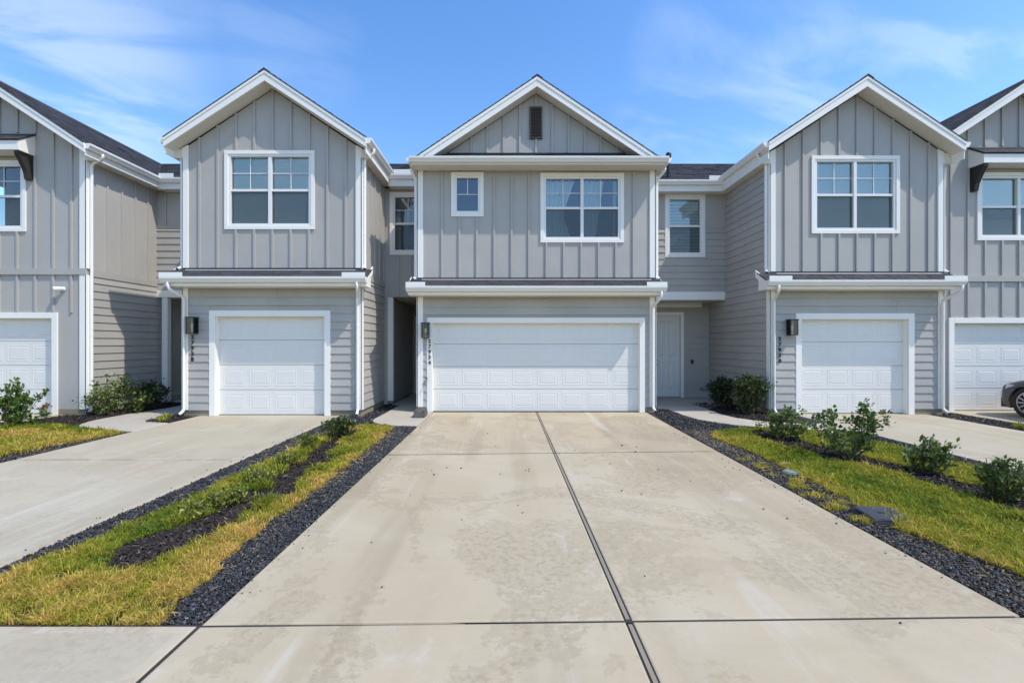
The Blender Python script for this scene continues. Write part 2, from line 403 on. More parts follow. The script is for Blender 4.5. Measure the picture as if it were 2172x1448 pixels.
def wall(parent, F, u0, u1, z0, z1, openings, m, t=.12, gable=None, name='wall'):
    """a wall slab with real openings; gable = (u_mid, z_peak)"""
    mb = MB(); us = sorted({u0, u1, *[x for o in openings for x in o[:2]]}); zs = sorted({z0, z1, *[x for o in openings for x in o[2:]]})
    us = [u for u in us if u0 <= u <= u1]; zs = [z for z in zs if z0 <= z <= z1]
    for a, b in zip(us, us[1:]):
        run = None
        for c, d in zip(zs, zs[1:]):
            mu, mz = (a + b) / 2, (c + d) / 2
            hole = any(o[0] < mu < o[1] and o[2] < mz < o[3] for o in openings)
            if not hole: run = [c, d] if run is None else [run[0], d]
            if (hole or d == zs[-1]) and run: F.box(mb, a, b, run[0], run[1], -t, 0, m); run = None
    if gable:
        um, zp = gable
        mb.prism([F.p(u0, z1, 0), F.p(u1, z1, 0), F.p(um, zp, 0)], Vector(F.p(0, 0, -t)) - Vector(F.p(0, 0, 0)), m)
    return mb.build(name, parent)
def board(parent, F, u0, u1, z0, z1, d0, d1, m, name='trim_board', bevel=.004, **kw):
    mb = MB(); F.box(mb, u0, u1, z0, z1, d0, d1, m); return mb.build(name, parent, bevel=bevel, **kw)

# ------------------------------------------------------------------ windows, doors, gutters
def window(parent, F, u0, u1, z0, z1, lights=2, grid='upper', cover='blind', single=False, label=None, trim=True):
    """u0..z1 is the outside of the white trim"""
    tw = .085; fw = .05
    a0, a1, b0, b1 = u0 + tw, u1 - tw, z0 + tw, z1 - tw
    mb = MB()
    F.box(mb, a0, a1, b0, b0 + fw, -.09, .012, M['vinyl']); F.box(mb, a0, a1, b1 - fw, b1, -.09, .012, M['vinyl'])
    F.box(mb, a0, a0 + fw, b0 + fw, b1 - fw, -.09, .012, M['vinyl']); F.box(mb, a1 - fw, a1, b0 + fw, b1 - fw, -.09, .012, M['vinyl'])
    win = mb.build('window', parent)
    if label: win['label'] = label
    for (s, e, p, q) in ((u0, u1, z1 - tw, z1), (u0, u1, z0, z0 + tw), (u0, a0, b0, b1), (a1, u1, b0, b1)):
        board(win, F, s, e, p, q, .0, .032, M['trim'], 'trim_board')
    mw = .075; iw = a1 - a0 - 2 * fw
    lw = (iw - mw * (lights - 1)) / lights
    zm = (b0 + b1) / 2
    for k in range(lights):
        s = a0 + fw + k * (lw + mw); e = s + lw
        if k: board(win, F, s - mw, s, b0 + fw, b1 - fw, -.085, .010, M['vinyl'], 'mullion')
        if not single:
            board(win, F, s, e, zm - .028, zm + .028, -.06, -.004, M['vinyl'], 'meeting_rail')
            panes = [(zm + .028, b1 - fw, True), (b0 + fw, zm - .028, False)]
        else: panes = [(b0 + fw, b1 - fw, True)]
        for (p, q, up) in panes:
            mb = MB(); mb.poly([(0, 1, 2, 3)], [F.p(s, p, -.05), F.p(e, p, -.05), F.p(e, q, -.05), F.p(s, q, -.05)], M['glass']); mb.build('pane', win)
            if up and grid:
                hz = (p + q) / 2 if not single else p + (q - p) * .52
                z_lo = p if not single else hz
                board(win, F, s, e, hz - .008, hz + .008, -.045, -.036, M['vinyl'], 'muntin', bevel=0)
                board(win, F, (s + e) / 2 - .008, (s + e) / 2 + .008, z_lo, q, -.0442, -.035, M['vinyl'], 'muntin', bevel=0)
            if not up:
                mb = MB(); F.box(mb, s, e, p, q, -.030, -.028, M['screen']); mb.build('insect_screen', win)
        top, bot = b1 - fw, b0 + fw
        if cover == 'blind':
            mb = MB(); z = top - .02
            F.box(mb, s + .01, e - .01, top - .06, top, -.16, -.112, M['blind'])
            while z > bot + .01:
                d = .018
                mb.hexa([F.p(s + .012, z - .042, -.095), F.p(e - .012, z - .042, -.095), F.p(e - .012, z - .040, -.092), F.p(s + .012, z - .040, -.092),
                         F.p(s + .012, z, -.110), F.p(e - .012, z, -.110), F.p(e - .012, z + .002, -.107), F.p(s + .012, z + .002, -.107)], M['blind'])
                z -= .041
            mb.build('blind', win)
        elif cover in ('curtain', 'dark'):
            parts = [(s, s + lw * .80, .0), ] if k == 0 else [(s + lw * .02, s + lw * .62, .0), (e - lw * .12, e, 0)]
            if cover == 'dark': parts = [(s, s + lw * .46, 0)]
            for (c0, c1, _) in parts:
                mb = MB(); vs, fs = [], []; N = 44
                for i in range(N + 1):
                    t = i / N
                    for j in range(7):
                        h = j / 6; pinch = 1 if cover == 'dark' else 1 - .38 * (1 - abs(2 * h - .8)) * (t if k == 0 else (1 - t) * .3 + t)
                        u = c0 + (c1 - c0) * t * pinch if k == 0 or cover == 'dark' else c0 + (c1 - c0) * t * (1 - .45 * (1 - h))
                        vs.append(F.p(u, bot + (top - bot) * h, -.13 + .028 * math.sin(t * 40 + 1.5 * math.sin(h * 2 + t * 5)) + .012 * math.sin(t * 17)))
                for i in range(N):
                    for j in range(6): fs.append((i * 7 + j, (i + 1) * 7 + j, (i + 1) * 7 + j + 1, i * 7 + j + 1))
                mb.poly(fs, vs, M['curtain'] if cover == 'curtain' else M['curtain_dark']); mb.build('curtain', win, smooth=True, recalc=False)
    return win, (a0, a1, b0, b1)

def panel_mesh(w, h, rel=1.):
    w, h = round(w, 3), round(h, 3)
    def mk():
        v, f = [], []
        for (i, d) in ((0, 0), (.012, .0045), (.028, .0008), (.042, .0008), (.070, .0045)):
            v += [(i, d * rel, i), (w - i, d * rel, i), (w - i, d * rel, h - i), (i, d * rel, h - i)]
        for k in range(4):
            for j in range(4): f.append((k * 4 + j, k * 4 + (j + 1) % 4, k * 4 + 4 + (j + 1) % 4, k * 4 + 4 + j))
        f.append((16, 17, 18, 19)); return v, f, M['door_white']
    return ('panel', w, h, rel), mk
def garage_door(parent, F, u0, u1, z0, z1, cols, depth):
    """clear opening u0..u1; the door hangs `depth` behind the wall"""
    mb = MB(); F.box(mb, u0 - .05, u1 + .05, z0, z1 + .05, -depth - .07, -depth - .03, M['door_white'])
    door = mb.build('garage_door', parent)
    hs = (z1 - z0 + .03) / 4
    for r in range(4):
        p = z0 + .012 + r * hs; q = p + hs - .011
        board(door, F, u0 - .03, u1 + .03, p, q, -depth - .03, -depth, M['door_white'], 'door_section', bevel=.004)
        pw = (u1 - u0 - .10) / cols
        for c in range(cols):
            key, mk = panel_mesh(pw - .10, hs - .17)
            cached(key, 'raised_panel', door, F.matrix(u0 + .05 + c * pw + .05, p + .085, -depth + .0005), mk)
    mb = MB(); F.box(mb, u0 - .02, u1 + .02, z0 - .002, z0 + .012, -depth - .035, -depth + .012, M['black_metal']); mb.build('bottom_seal', door)
    return door
def garage_trim(parent, F, u0, u1, z1, zb, cw, depth, ztop_extra=.0):
    for (a, b) in ((u0 - cw, u0), (u1, u1 + cw)):
        board(parent, F, a, b, zb, z1 + cw, .0, .034, M['trim'], 'door_casing')
    board(parent, F, u0, u1, z1, z1 + cw, .0, .034, M['trim'], 'door_casing')
    for (a, b) in ((u0 - .02, u0 + .006), (u1 - .006, u1 + .02)):
        board(parent, F, a, b, zb, z1 + .03, -depth, -.002, M['trim'], 'door_jamb', bevel=.002)
    board(parent, F, u0 + .006, u1 - .006, z1 - .006, z1 + .02, -depth, -.002, M['trim'], 'door_jamb', bevel=.002)

GUT = [(0, 0), (.07, 0), (.082, .03), (.115, .075), (.118, .115), (.106, .118), (.103, .082), (.072, .038), (.06, .012), (.012, .012), (.01, .118), (0, .118)]
def gutter(parent, a, b, nrm, z, scale=1., name='gutter'):
    """a, b: ground points of the fascia line; nrm: outward"""
    mb = MB(); poly = [(a[0] + nrm[0] * d * scale, a[1] + nrm[1] * d * scale, z + h * scale) for d, h in GUT]
    mb.prism(poly, (b[0] - a[0], b[1] - a[1], 0), M['metal_white'])
    for e in (a, b):                                        # end caps
        s = -1 if e is a else 1; k = Vector((b[0] - a[0], b[1] - a[1], 0)).normalized() * .004 * s
        mb.prism([(e[0] + nrm[0] * d * scale, e[1] + nrm[1] * d * scale, z + h * scale) for d, h in ((0, 0), (.07, 0), (.115, .075), (.118, .118), (0, .118))], k, M['metal_white'])
    return mb.build(name, parent)
def elbow(path, r=.06):
    """rounds the corners of a polyline"""
    P = [Vector(p) for p in path]; out = [P[0]]
    for i in range(1, len(P) - 1):
        a, b = (P[i - 1] - P[i]), (P[i + 1] - P[i]); rr = min(r, a.length * .45, b.length * .45); a.normalize(); b.normalize()
        s, e = P[i] + a * rr, P[i] + b * rr
        for t in (0, .25, .5, .75, 1): out.append(s * (1 - t) ** 2 + P[i] * 2 * t * (1 - t) + e * t ** 2)
    return out + [P[-1]]
def downspout(parent, path, ru=.036, rv=.030, up=(1, 0, 0)):
    mb = MB(); mb.sweep(elbow(path), ru, rv, M['metal_white'], up=up, sides=8); o = mb.build('downspout', parent, smooth=True)
    mb = MB(); p, q = Vector(path[-1]), Vector(path[-2]); d = (p - q).normalized()
    mb.sweep([p - d * .03, p + d * .01], ru * .86, rv * .86, M['black_metal'], up=up, sides=8); mb.build('outlet', o)
    for t in (.25, .7):                                     # strap bands on the long run
        k = max(range(len(path) - 1), key=lambda i: (Vector(path[i + 1]) - Vector(path[i])).length)
        c = Vector(path[k]).lerp(Vector(path[k + 1]), t); dd = (Vector(path[k + 1]) - Vector(path[k])).normalized() * .012
        mb = MB(); mb.sweep([c - dd, c + dd], ru * 1.09, rv * 1.12, M['metal_white'], up=up, sides=8); mb.build('strap', o)
    return o
def splash_guard(parent, a, b, nrm, z, h=.10):
    mb = MB(); n = Vector((nrm[0], nrm[1], 0)); A, B = Vector((*a, z)), Vector((*b, z))
    mb.prism([A + n * .110, A + n * .118, A + n * .118 + Vector((0, 0, h)), A + n * .110 + Vector((0, 0, h))], B - A, M['metal_white'])
    return mb.build('splash_guard', parent)

def shingle_roof(parent, e0, e1, r0, r1, name='roof', thick=.02, expo=.143):
    """a roof plane from eave e0-e1 up to r0-r1, laid in stepped courses of tabs"""
    e0, e1, r0, r1 = map(Vector, (e0, e1, r0, r1)); mb = MB()
    nrm = (e1 - e0).cross(r0 - e0).normalized()
    if nrm.z < 0: nrm = -nrm
    mb.prism([e0, e1, r1, r0], -nrm * thick, M['shingle'])
    L = ((r0 + r1) / 2 - (e0 + e1) / 2).length; n = max(1, int(L / expo)); rr = random.Random(5)
    for i in range(n):
        t0, t1 = i / n, (i + 1) / n
        a, b, c, d = e0.lerp(r0, t0), e1.lerp(r1, t0), e1.lerp(r1, t1), e0.lerp(r0, t1)
        wid = (b - a).length; k = max(1, min(60, int(wid / .30)))
        cuts = [0] + [min(1, max(0, (j + rr.uniform(-.25, .25)) / k)) for j in range(1, k)] + [1]
        for s, e in zip(cuts, cuts[1:]):
            h = rr.uniform(.007, .014); p, q = a.lerp(b, s + .002), a.lerp(b, e - .002); u, v = d.lerp(c, s + .002), d.lerp(c, e - .002)
            mb.poly([(0, 1, 2, 3), (0, 4, 5, 1), (0, 3, 4), (1, 5, 2)], [p + nrm * h, q + nrm * h, v + nrm * .002, u + nrm * .002, p - nrm * .002, q - nrm * .002], M['shingle'])
    return mb.build(name, parent, recalc=False)

def pent(parent, x0, x1, Yw, Yf, z_soff, z_eave, z_top, guards, wall_x):
    """the shallow roof over a garage: fascia box, shingles, gutter, splash guards"""
    mb = MB()
    body = [(z_soff, Yw), (z_soff, Yf), (z_eave - .015, Yf), (z_top - .06, Yw)]
    mb.prism([(x0 + .02, y, z) for z, y in body], (x1 - x0 - .04, 0, 0), M['trim']); mb.build('pent_fascia', parent)
    mb = MB(); mb.box(wall_x[0], wall_x[1], Yf + .03, Yw - .002, z_soff - .012, z_soff - .001, M['soffit']); mb.build('soffit', parent)
    for s, x in ((-1, x0), (1, x1)):                        # rake boards on the ends
        mb = MB(); mb.prism([(x, Yf - .01, z_eave - .15), (x, Yf - .01, z_eave + .005), (x, Yw + .10, z_top + .07), (x, Yw + .10, z_top - .09)], (-s * .022, 0, 0), M['trim']); mb.build('rake_board', parent)
    shingle_roof(parent, (x0 - .012, Yf - .03, z_eave), (x1 + .012, Yf - .03, z_eave), (x0 - .012, Yw + .0, z_top), (x1 + .012, Yw + .0, z_top), 'pent_roof', expo=.12)
    F = front(Yw)
    board(parent, F, wall_x[0] - .12, wall_x[1] + .12, z_top - .02, z_top + .022, .0, .037, M['black_metal'], 'wall_foot_strip', 0)  # thin black strip along the wall foot, just above the shingles
    k = (z_top - z_eave) / (Yw - Yf + .03); zz = lambda d: z_top - d * k
    mb = MB(); mb.prism([F.p(wall_x[0], zz(.07) + .016, .07), F.p(wall_x[0], zz(.115) + .016, .115), F.p(wall_x[0], zz(.115) + .022, .115), F.p(wall_x[0], zz(.07) + .022, .07)], (wall_x[1] - wall_x[0], 0, 0), M['flashing']); mb.build('flashing', parent)
    gutter(parent, (x0, Yf - .012), (x1, Yf - .012), (0, -1), z_eave - .125)
    for (a, b) in guards: splash_guard(parent, (a, Yf - .012), (b, Yf - .012), (0, -1), z_eave - .02)

def gable_roof(parent, x0, x1, Yf, Yb, zp, pitch, oh, gut_sides, YgS, soffit_z, wall_y):
    """front gable: x0..x1 walls, Yf front of the rake, zp top of the ridge"""
    xm = (x0 + x1) / 2; hw = (x1 - x0) / 2 + oh; ze = zp - hw * pitch
    for s in (-1, 1):
        xe = xm + s * hw
        shingle_roof(parent, (xe, Yf - .02, ze), (xe, Yb, ze), (xm, Yf - .02, zp), (xm, Yb, zp))
        # rake fascia board and the soffit behind it
        mb = MB(); dz = .018; fd = .232
        mb.prism([(xe, Yf, ze - dz), (xm, Yf, zp - dz), (xm, Yf, zp - dz - fd), (xe, Yf, ze - dz - fd * .86)], (0, .03, 0), M['trim']); mb.build('rake_fascia', parent)
        mb = MB(); mb.prism([(xe, Yf - .014, ze - dz + .004), (xm, Yf - .014, zp - dz + .004), (xm, Yf - .014, zp - dz - .065), (xe, Yf - .014, ze - dz - .065)], (0, .0145, 0), M['trim']); mb.build('rake_trim', parent)
        mb = MB(); mb.prism([(xe, Yf + .03, ze - dz - fd * .84), (xm, Yf + .03, zp - dz - fd + .004), (xm, Yf + .03, zp - dz - fd + .02), (xe, Yf + .03, ze - dz - fd * .84 + .016)], (0, wall_y - Yf - .03, 0), M['soffit']); mb.build('rake_soffit', parent)
        # side eave: soffit, fascia
        Yg = YgS[0] if s < 0 else YgS[1]
        a, b = sorted((xe, x0 if s < 0 else x1))
        mb = MB(); mb.box(a + (.022 if s < 0 else 0), b - (.022 if s > 0 else 0), wall_y - .0115, Yg + .30, soffit_z, soffit_z + .014, M['soffit']); mb.build('soffit', parent)
        mb = MB(); f0, f1 = sorted((xe, xe - s * .02)); mb.box(f0, f1, Yf + .031, Yg, soffit_z - .004, ze - .038, M['trim']); mb.build('fascia', parent)
        mb = MB(); mb.box(a + (.003 if s < 0 else .027), b - (.027 if s < 0 else .003), wall_y - .03, wall_y - .012, soffit_z - .003, ze - dz - fd * .84 + (oh * pitch * .5), M['soffit']); mb.build('eave_return', parent)
        if s in gut_sides: gutter(parent, (xe + s * .001, Yf + .02), (xe + s * .001, Yg), (s, 0), ze - .135)
    shg = MB(); shg.prism([(xm - .13, Yf - .025, zp - .13 * pitch + .016), (xm, Yf - .025, zp + .02), (xm + .13, Yf - .025, zp - .13 * pitch + .016), (xm + .13, Yf - .025, zp - .13 * pitch + .004), (xm, Yf - .025, zp + .006), (xm - .13, Yf - .025, zp - .13 * pitch + .004)], (0, Yb - Yf, 0), M['shingle']); shg.build('ridge_cap', parent)
    return ze

def corner(parent, F, ua, ub, z0, z1f, name='corner_board', m='trim'):
    mb = MB(); za, zb_ = z1f(ua), z1f(ub)
    mb.hexa([F.p(ua, z0, .0), F.p(ub, z0, .0), F.p(ub, z0, .034), F.p(ua, z0, .034), F.p(ua, za, .0), F.p(ub, zb_, .0), F.p(ub, zb_, .034), F.p(ua, za, .034)], M[m]); mb.build(name, parent, bevel=.004)

def main_roof(parent, x0, x1, Ye, ze, Yr=16.0, zr=7.93):
    shingle_roof(parent, (x0, Ye, ze), (x1, Ye, ze), (x0, Yr, zr), (x1, Yr, zr))
    shingle_roof(parent, (x1, 2 * Yr - Ye, ze), (x0, 2 * Yr - Ye, ze), (x1, Yr, zr), (x0, Yr, zr))
def recess_eave(parent, x0, x1, Yw, Ye, ze, zs, guards):
    mb = MB(); mb.box(x0, x1, Ye + .02, Yw - .001, zs, zs + .014, M['soffit']); mb.build('soffit', parent)
    mb = MB(); mb.box(x0, x1, Ye, Ye + .02, zs - .004, ze - .02, M['trim']); mb.build('fascia', parent)
    gutter(parent, (x0, Ye - .002), (x1, Ye - .002), (0, -1), ze - .13)
    for (a, b) in guards: splash_guard(parent, (a, Ye - .002), (b, Ye - .002), (0, -1), ze - .03, .12)
def digits(parent, F, text, u, ztop, h, pitch, d=.03):
    for i, ch in enumerate(text):
        cu = bpy.data.curves.new('digit', 'FONT'); cu.body = ch; cu.size = h * 1.38; cu.extrude = .006; cu.align_x = 'CENTER'; cu.resolution_u = 3; cu.offset = .0035
        t = bpy.data.objects.new('tmp', cu); me = bpy.data.meshes.new_from_object(t); bpy.data.objects.remove(t); bpy.data.curves.remove(cu)
        me.materials.clear(); me.materials.append(M['black_metal'])
        x, y, z = F.p(u, ztop - pitch * i - h, d)
        Mw = Matrix.Translation((x, y, z)) @ Matrix.Rotation(math.radians(90), 4, 'X')
        o = bpy.data.objects.new('house_number', me); place(o, parent, Mw); o['label'] = 'black digit %s of the house number %s' % (ch, text)
def lamp(F, u, z0, z1, w, dep, d0, label):
    """square lantern on a wall"""
    t = empty('wall_lantern', F.p(u, z0, d0), label, 'wall lamp', 'lanterns beside the garage doors')
    h = z1 - z0; fr = .014
    board(t, F, u - w * .32, u + w * .32, z0 + h * .2, z1 - .02, d0, d0 + .018, M['black_metal'], 'back_plate', .003)
    c0, c1 = d0 + .018, d0 + .018 + dep
    board(t, F, u - w / 2 - .012, u + w / 2 + .012, z1 - .028, z1, c0 - .005, c1 + .012, M['black_metal'], 'top_cap', .004)
    board(t, F, u - w / 2, u + w / 2, z0, z0 + .018, c0, c1, M['black_metal'], 'bottom_plate', .003)
    for (a, b) in ((u - w / 2, c0), (u + w / 2 - fr, c0), (u - w / 2, c1 - fr), (u + w / 2 - fr, c1 - fr)):
        board(t, F, a, a + fr, z0 + .018, z1 - .028, b, b + fr, M['black_metal'], 'post', 0)
    for (p, q, r, s) in ((u - w / 2 + fr, u + w / 2 - fr, c1 - .008, c1 - .005), (u - w / 2 + .004, u - w / 2 + .007, c0 + fr, c1 - fr), (u + w / 2 - .007, u + w / 2 - .004, c0 + fr, c1 - fr)):
        board(t, F, p, q, z0 + .018, z1 - .028, r, s, M['lamp_glass'], 'glass_pane', 0)
    mb = MB(); x, y, z = F.p(u, z0 + .018, (c0 + c1) / 2)
    mb.lathe((x, y, z), (0, 0, 1), [(.012, 0), (.012, .10), (.02, .12), (.028, .16), (.02, .2), (.004, .22)], M['blind'], 10); mb.build('bulb', t, smooth=True)
    return t
def front_door(parent, F, u0, u1, z0, z1, depth=.04, knob_left=True):
    mb = MB(); F.box(mb, u0, u1, z0 + .03, z1, -depth - .03, -depth, M['door_white']); d = mb.build('door', parent)
    w = u1 - u0; pw = (w - .36) / 2; zs = [(z0 + .26, z0 + .26 + (z1 - z0) * .33), (z0 + .42 + (z1 - z0) * .33, z1 - .16)]
    for (a, b) in zs:
        for k in range(2):
            key, mk = panel_mesh(pw, b - a, 3.2); cached(key, 'raised_panel', d, F.matrix(u0 + .13 + k * (pw + .10), a, -depth + .0005), mk)
    ku = u0 + .075 if knob_left else u1 - .075
    for (zz, r) in ((z0 + .98, .028), (z0 + 1.12, .022)):
        mb = MB(); x, y, z = F.p(ku, zz, -depth); mb.lathe((x, y, z), (F.n[0], F.n[1], 0), [(r, 0), (r, .01), (.010, .012), (.010, .03), (r, .04), (r, .055), (.006, .062)], M['black_metal'], 12); mb.build('handle' if r > .025 else 'deadbolt', d, smooth=True)
    mb = MB(); F.box(mb, u0 - .02, u1 + .02, z0, z0 + .028, -depth - .03, .03, M['flashing']); mb.build('threshold', d)
    cw = .095
    for (a, b, p, q) in ((u0 - cw, u0, z0, z1 + cw), (u1, u1 + cw, z0, z1 + cw), (u0, u1, z1, z1 + cw)):
        board(parent, F, a, b, p, q, 0, .034, M['trim'], 'door_casing')
    return d

# ------------------------------------------------------------------ the setting: ground, pavements, road
def slab(parent, quad, z=0., edge=.07, m='concrete', me='concrete_edge', t=.10, name='concrete_slab'):
    """a poured slab: a floated field inside a tooled margin, arrises rounded"""
    P = [Vector((x, y, z)) for x, y in quad]; n = len(P)
    area = sum(P[i].x * P[(i + 1) % n].y - P[(i + 1) % n].x * P[i].y for i in range(n))
    if area < 0: P = P[::-1]
    def inset(d):
        out = []
        for i in range(n):
            a, b = (P[i] - P[i - 1]).normalized(), (P[(i + 1) % n] - P[i]).normalized(); na, nb = Vector((-a.y, a.x, 0)), Vector((-b.y, b.x, 0))
            k = max(.3, 1 + na.dot(nb)); out.append(P[i] + (na + nb) * (d / k))
        return out
    rings = [[p - Vector((0, 0, t)) for p in P], [p - Vector((0, 0, .012)) for p in P], [p - Vector((0, 0, .003)) for p in inset(.004)], inset(.013)]
    if edge: rings.append([p - Vector((0, 0, .0)) for p in inset(edge)])
    mb = MB(); vs = [p for r in rings for p in r]
    for k in range(len(rings) - 1):
        fs = [(k * n + i, k * n + (i + 1) % n, (k + 1) * n + (i + 1) % n, (k + 1) * n + i) for i in range(n)]
        off = len(mb.v); mb.poly(fs, vs, M[me]) if k == 0 else None
        if k: mb.f += fs; mb.mi += [mb.mat_i(M[me])] * n
    k = len(rings) - 1; mb.f.append([k * n + i for i in range(n)]); mb.mi.append(mb.mat_i(M[m if edge else me]))
    return mb.build(name, parent, recalc=False)

mb = MB(); mb.box(-400, 400, -400, 500, -1.0, -.075, M['soil']); mb.build('ground', label='dark soil ground beneath the houses and planting strips', kind='structure')
mb = MB(); mb.box(-60, 60, -8.5, .35, -.17 + .02, -.07 + .0, M['asphalt']); mb.build('road', label='asphalt street in front of the sidewalk', kind='structure')

def pave(name, label, bed, slabs, **kw):
    mb = MB(); x0, x1, y0, y1 = bed; mb.box(x0, x1, y0, y1, -.13, -.007, M['dark_fill'])
    o = mb.build(name, label=label, kind='structure')
    for q in slabs: slab(o, q, **kw)
    return o
J = .008                                                   # half joint width
XL, XJ0, XJ1 = -1.785, .675, .712
def xr(Y): return 3.25 - (10.0 - Y) * .0225
def xj(Y): return XJ1 + (XJ0 - XJ1) * (Y - 2.67) / 7.9
def yj1(x): return 6.80 + (x - .7) * .046                  # far cross joint
def yj2(x): return 2.69 + (x - .7) * .019                  # near cross joint
YG = 10.80
def cell(xa, xb, ya, yb):
    ja, jb = (.021 if xa is xj else .0), (.021 if xb is xj else .0)
    k0, k1 = (.019 if ya is yj1 else J), (.019 if yb is yj1 else J)
    return [(xa(ya(0)) + ja, ya(xa(5)) + k0), (xb(ya(0)) - jb, ya(xb(5)) + k0), (xb(yb(0)) - jb, yb(xb(5)) - k1), (xa(yb(0)) + ja, yb(xa(5)) - k1)]
fl, fm, fr_ = (lambda y: XL), xj, xr
main_drive = pave('driveway', 'wide stained concrete driveway in front of the double garage door', (XL + .03, 3.05, 2.68, 10.9),
     [cell(fl, fm, yj2, yj1), cell(fm, fr_, yj2, yj1), cell(fl, fm, yj1, lambda x: YG), cell(fm, fr_, yj1, lambda x: YG)], edge=.04, me='concrete')
for (ya, yb) in ((.43, 2.66), (2.71, 6.77), (6.83, 10.78)):
    mb = MB(); mb.prism([(xj(ya) - .012, ya, -.03), (xj(ya) + .012, ya, -.03), (xj(yb) + .012, yb, -.03), (xj(yb) - .012, yb, -.03)], (0, 0, .028), M['filler_strip']); mb.build('expansion_strip', main_drive)
pave('driveway', 'plain concrete driveway left of the planting strip, before a single garage door', (-6.93, -3.79, 2.6, 10.4),
     [[(-6.95, 2.70), (-3.72, 2.70), (-3.75, 6.4), (-6.95, 6.4)], [(-6.95, 6.422), (-3.75, 6.422), (-3.80, 10.42), (-6.95, 10.42)]], m='concrete_pale', edge=.06)
pave('driveway', 'concrete driveway right of the shrub strip, before a single garage door', (6.58, 9.57, 2.6, 10.6),
     [[(6.56, 2.75), (9.55, 2.75), (9.57, 6.5), (6.56, 6.5)], [(6.56, 6.522), (9.57, 6.522), (9.62, 10.6), (6.56, 10.6)]], m='concrete_pale', edge=.06)
pave('driveway', 'concrete driveway at the right edge with the dark car on it', (10.47, 13.5, 2.6, 11.0),
     [[(10.45, 2.75), (13.55, 2.75), (13.55, 6.8), (10.45, 6.8)], [(10.45, 6.822), (13.55, 6.822), (13.55, 11.02), (10.45, 11.02)]], m='concrete_pale', edge=.06)
pave('driveway', 'concrete driveway at the left edge, mostly out of view', (-13.5, -10.2, 2.6, 10.5),
     [[(-13.5, 2.75), (-10.15, 2.75), (-10.15, 6.4), (-13.5, 6.4)], [(-13.5, 6.422), (-10.15, 6.422), (-10.15, 10.5), (-13.5, 10.5)]], m='concrete_pale', edge=.06)
sw = [[(XL - .0, .42), (xj(2.2) - .021, .42), (xj(2.6) - .021, yj2(.7) - J), (XL - .0, yj2(XL) - J)], [(xj(2.2) + .021, .42), (3.4, .42), (3.4, yj2(3.4) - J), (xj(2.6) + .021, yj2(.7) - J)]]
pale = [[(XL - .022 - 3.2 * (k + 1) + .022, .42), (XL - .022 - 3.2 * k, .42), (XL - .022 - 3.2 * k, yj2(XL) + .0), (XL - .022 - 3.2 * (k + 1) + .022, yj2(XL))] for k in range(4)]
pale += [[(3.422 + 3.2 * k, .42), (3.40 + 3.2 * (k + 1), .42), (3.40 + 3.2 * (k + 1), yj2(3.4)), (3.422 + 3.2 * k, yj2(3.4))] for k in range(4)]
sidewalk = pave('sidewalk', 'concrete sidewalk and driveway apron along the bottom of the picture', (-14, 16, .43, 2.66), sw, edge=.04, me='concrete')
for q in pale: slab(sidewalk, q, m='concrete_pale', edge=.07)

def walkway(label, polys):
    o = empty('walkway', (polys[0][0][0], polys[0][0][1], 0), label, kind='structure')
    for p in polys: slab(o, p, z=.004, m='walk', me='walk', edge=0, t=.11)
    return o
walkway('curved concrete walkway to the dark entry left of the double garage', [
    [(-1.80, 8.95), (-1.80, 10.72), (-2.13, 10.72), (-2.13, 11.96), (-2.87, 11.96), (-2.88, 10.2), (-2.90, 9.85), (-2.86, 9.58), (-2.75, 9.38), (-2.60, 9.22), (-2.44, 9.13), (-2.1, 9.0)],
    [(-2.13, 11.98), (-2.13, 14.78), (-3.12, 14.78), (-3.12, 12.25), (-2.87, 11.98)]])
walkway('curved pale walkway to the white front door right of the double garage', [
    [(3.53, 11.62), (3.95, 11.30), (3.99, 10.34), (4.08, 9.77), (4.28, 9.44), (4.55, 9.13), (5.0, 8.85), (5.45, 8.67), (5.95, 8.57), (6.54, 8.52), (6.54, 9.28), (6.02, 9.30), (5.5, 9.42), (5.25, 9.60), (5.0, 9.92), (4.92, 10.3), (4.92, 11.25), (5.3, 11.62)],
    [(3.53, 11.64), (5.3, 11.64), (5.97, 12.3), (5.97, 13.58), (3.53, 13.58)]])
walkway('concrete walkway bending around the entry of the left house', [
    [(-6.97, 8.44), (-6.97, 9.33), (-7.6, 9.52), (-7.74, 9.75), (-7.72, 10.6), (-7.72, 12.3), (-8.55, 12.3), (-8.60, 11.4), (-8.78, 10.5), (-8.80, 9.75), (-8.72, 9.32), (-8.5, 8.98), (-8.06, 8.79), (-7.4, 8.55)],
    [(-7.44, 12.32), (-7.44, 13.7), (-9.5, 13.7), (-9.5, 12.7), (-8.6, 12.32)]])

# ------------------------------------------------------------------ houses
YL, YC, YR, YFL, YFR = 10.25, 10.77, 10.45, 10.40, 10.90
BAT = .411

def foundation(parent, strips, z1):
    for (a, b, c, d) in strips:
        mb = MB(); mb.box(a, b, c, d, -.2, z1, M['foundation']); mb.build('foundation', parent)

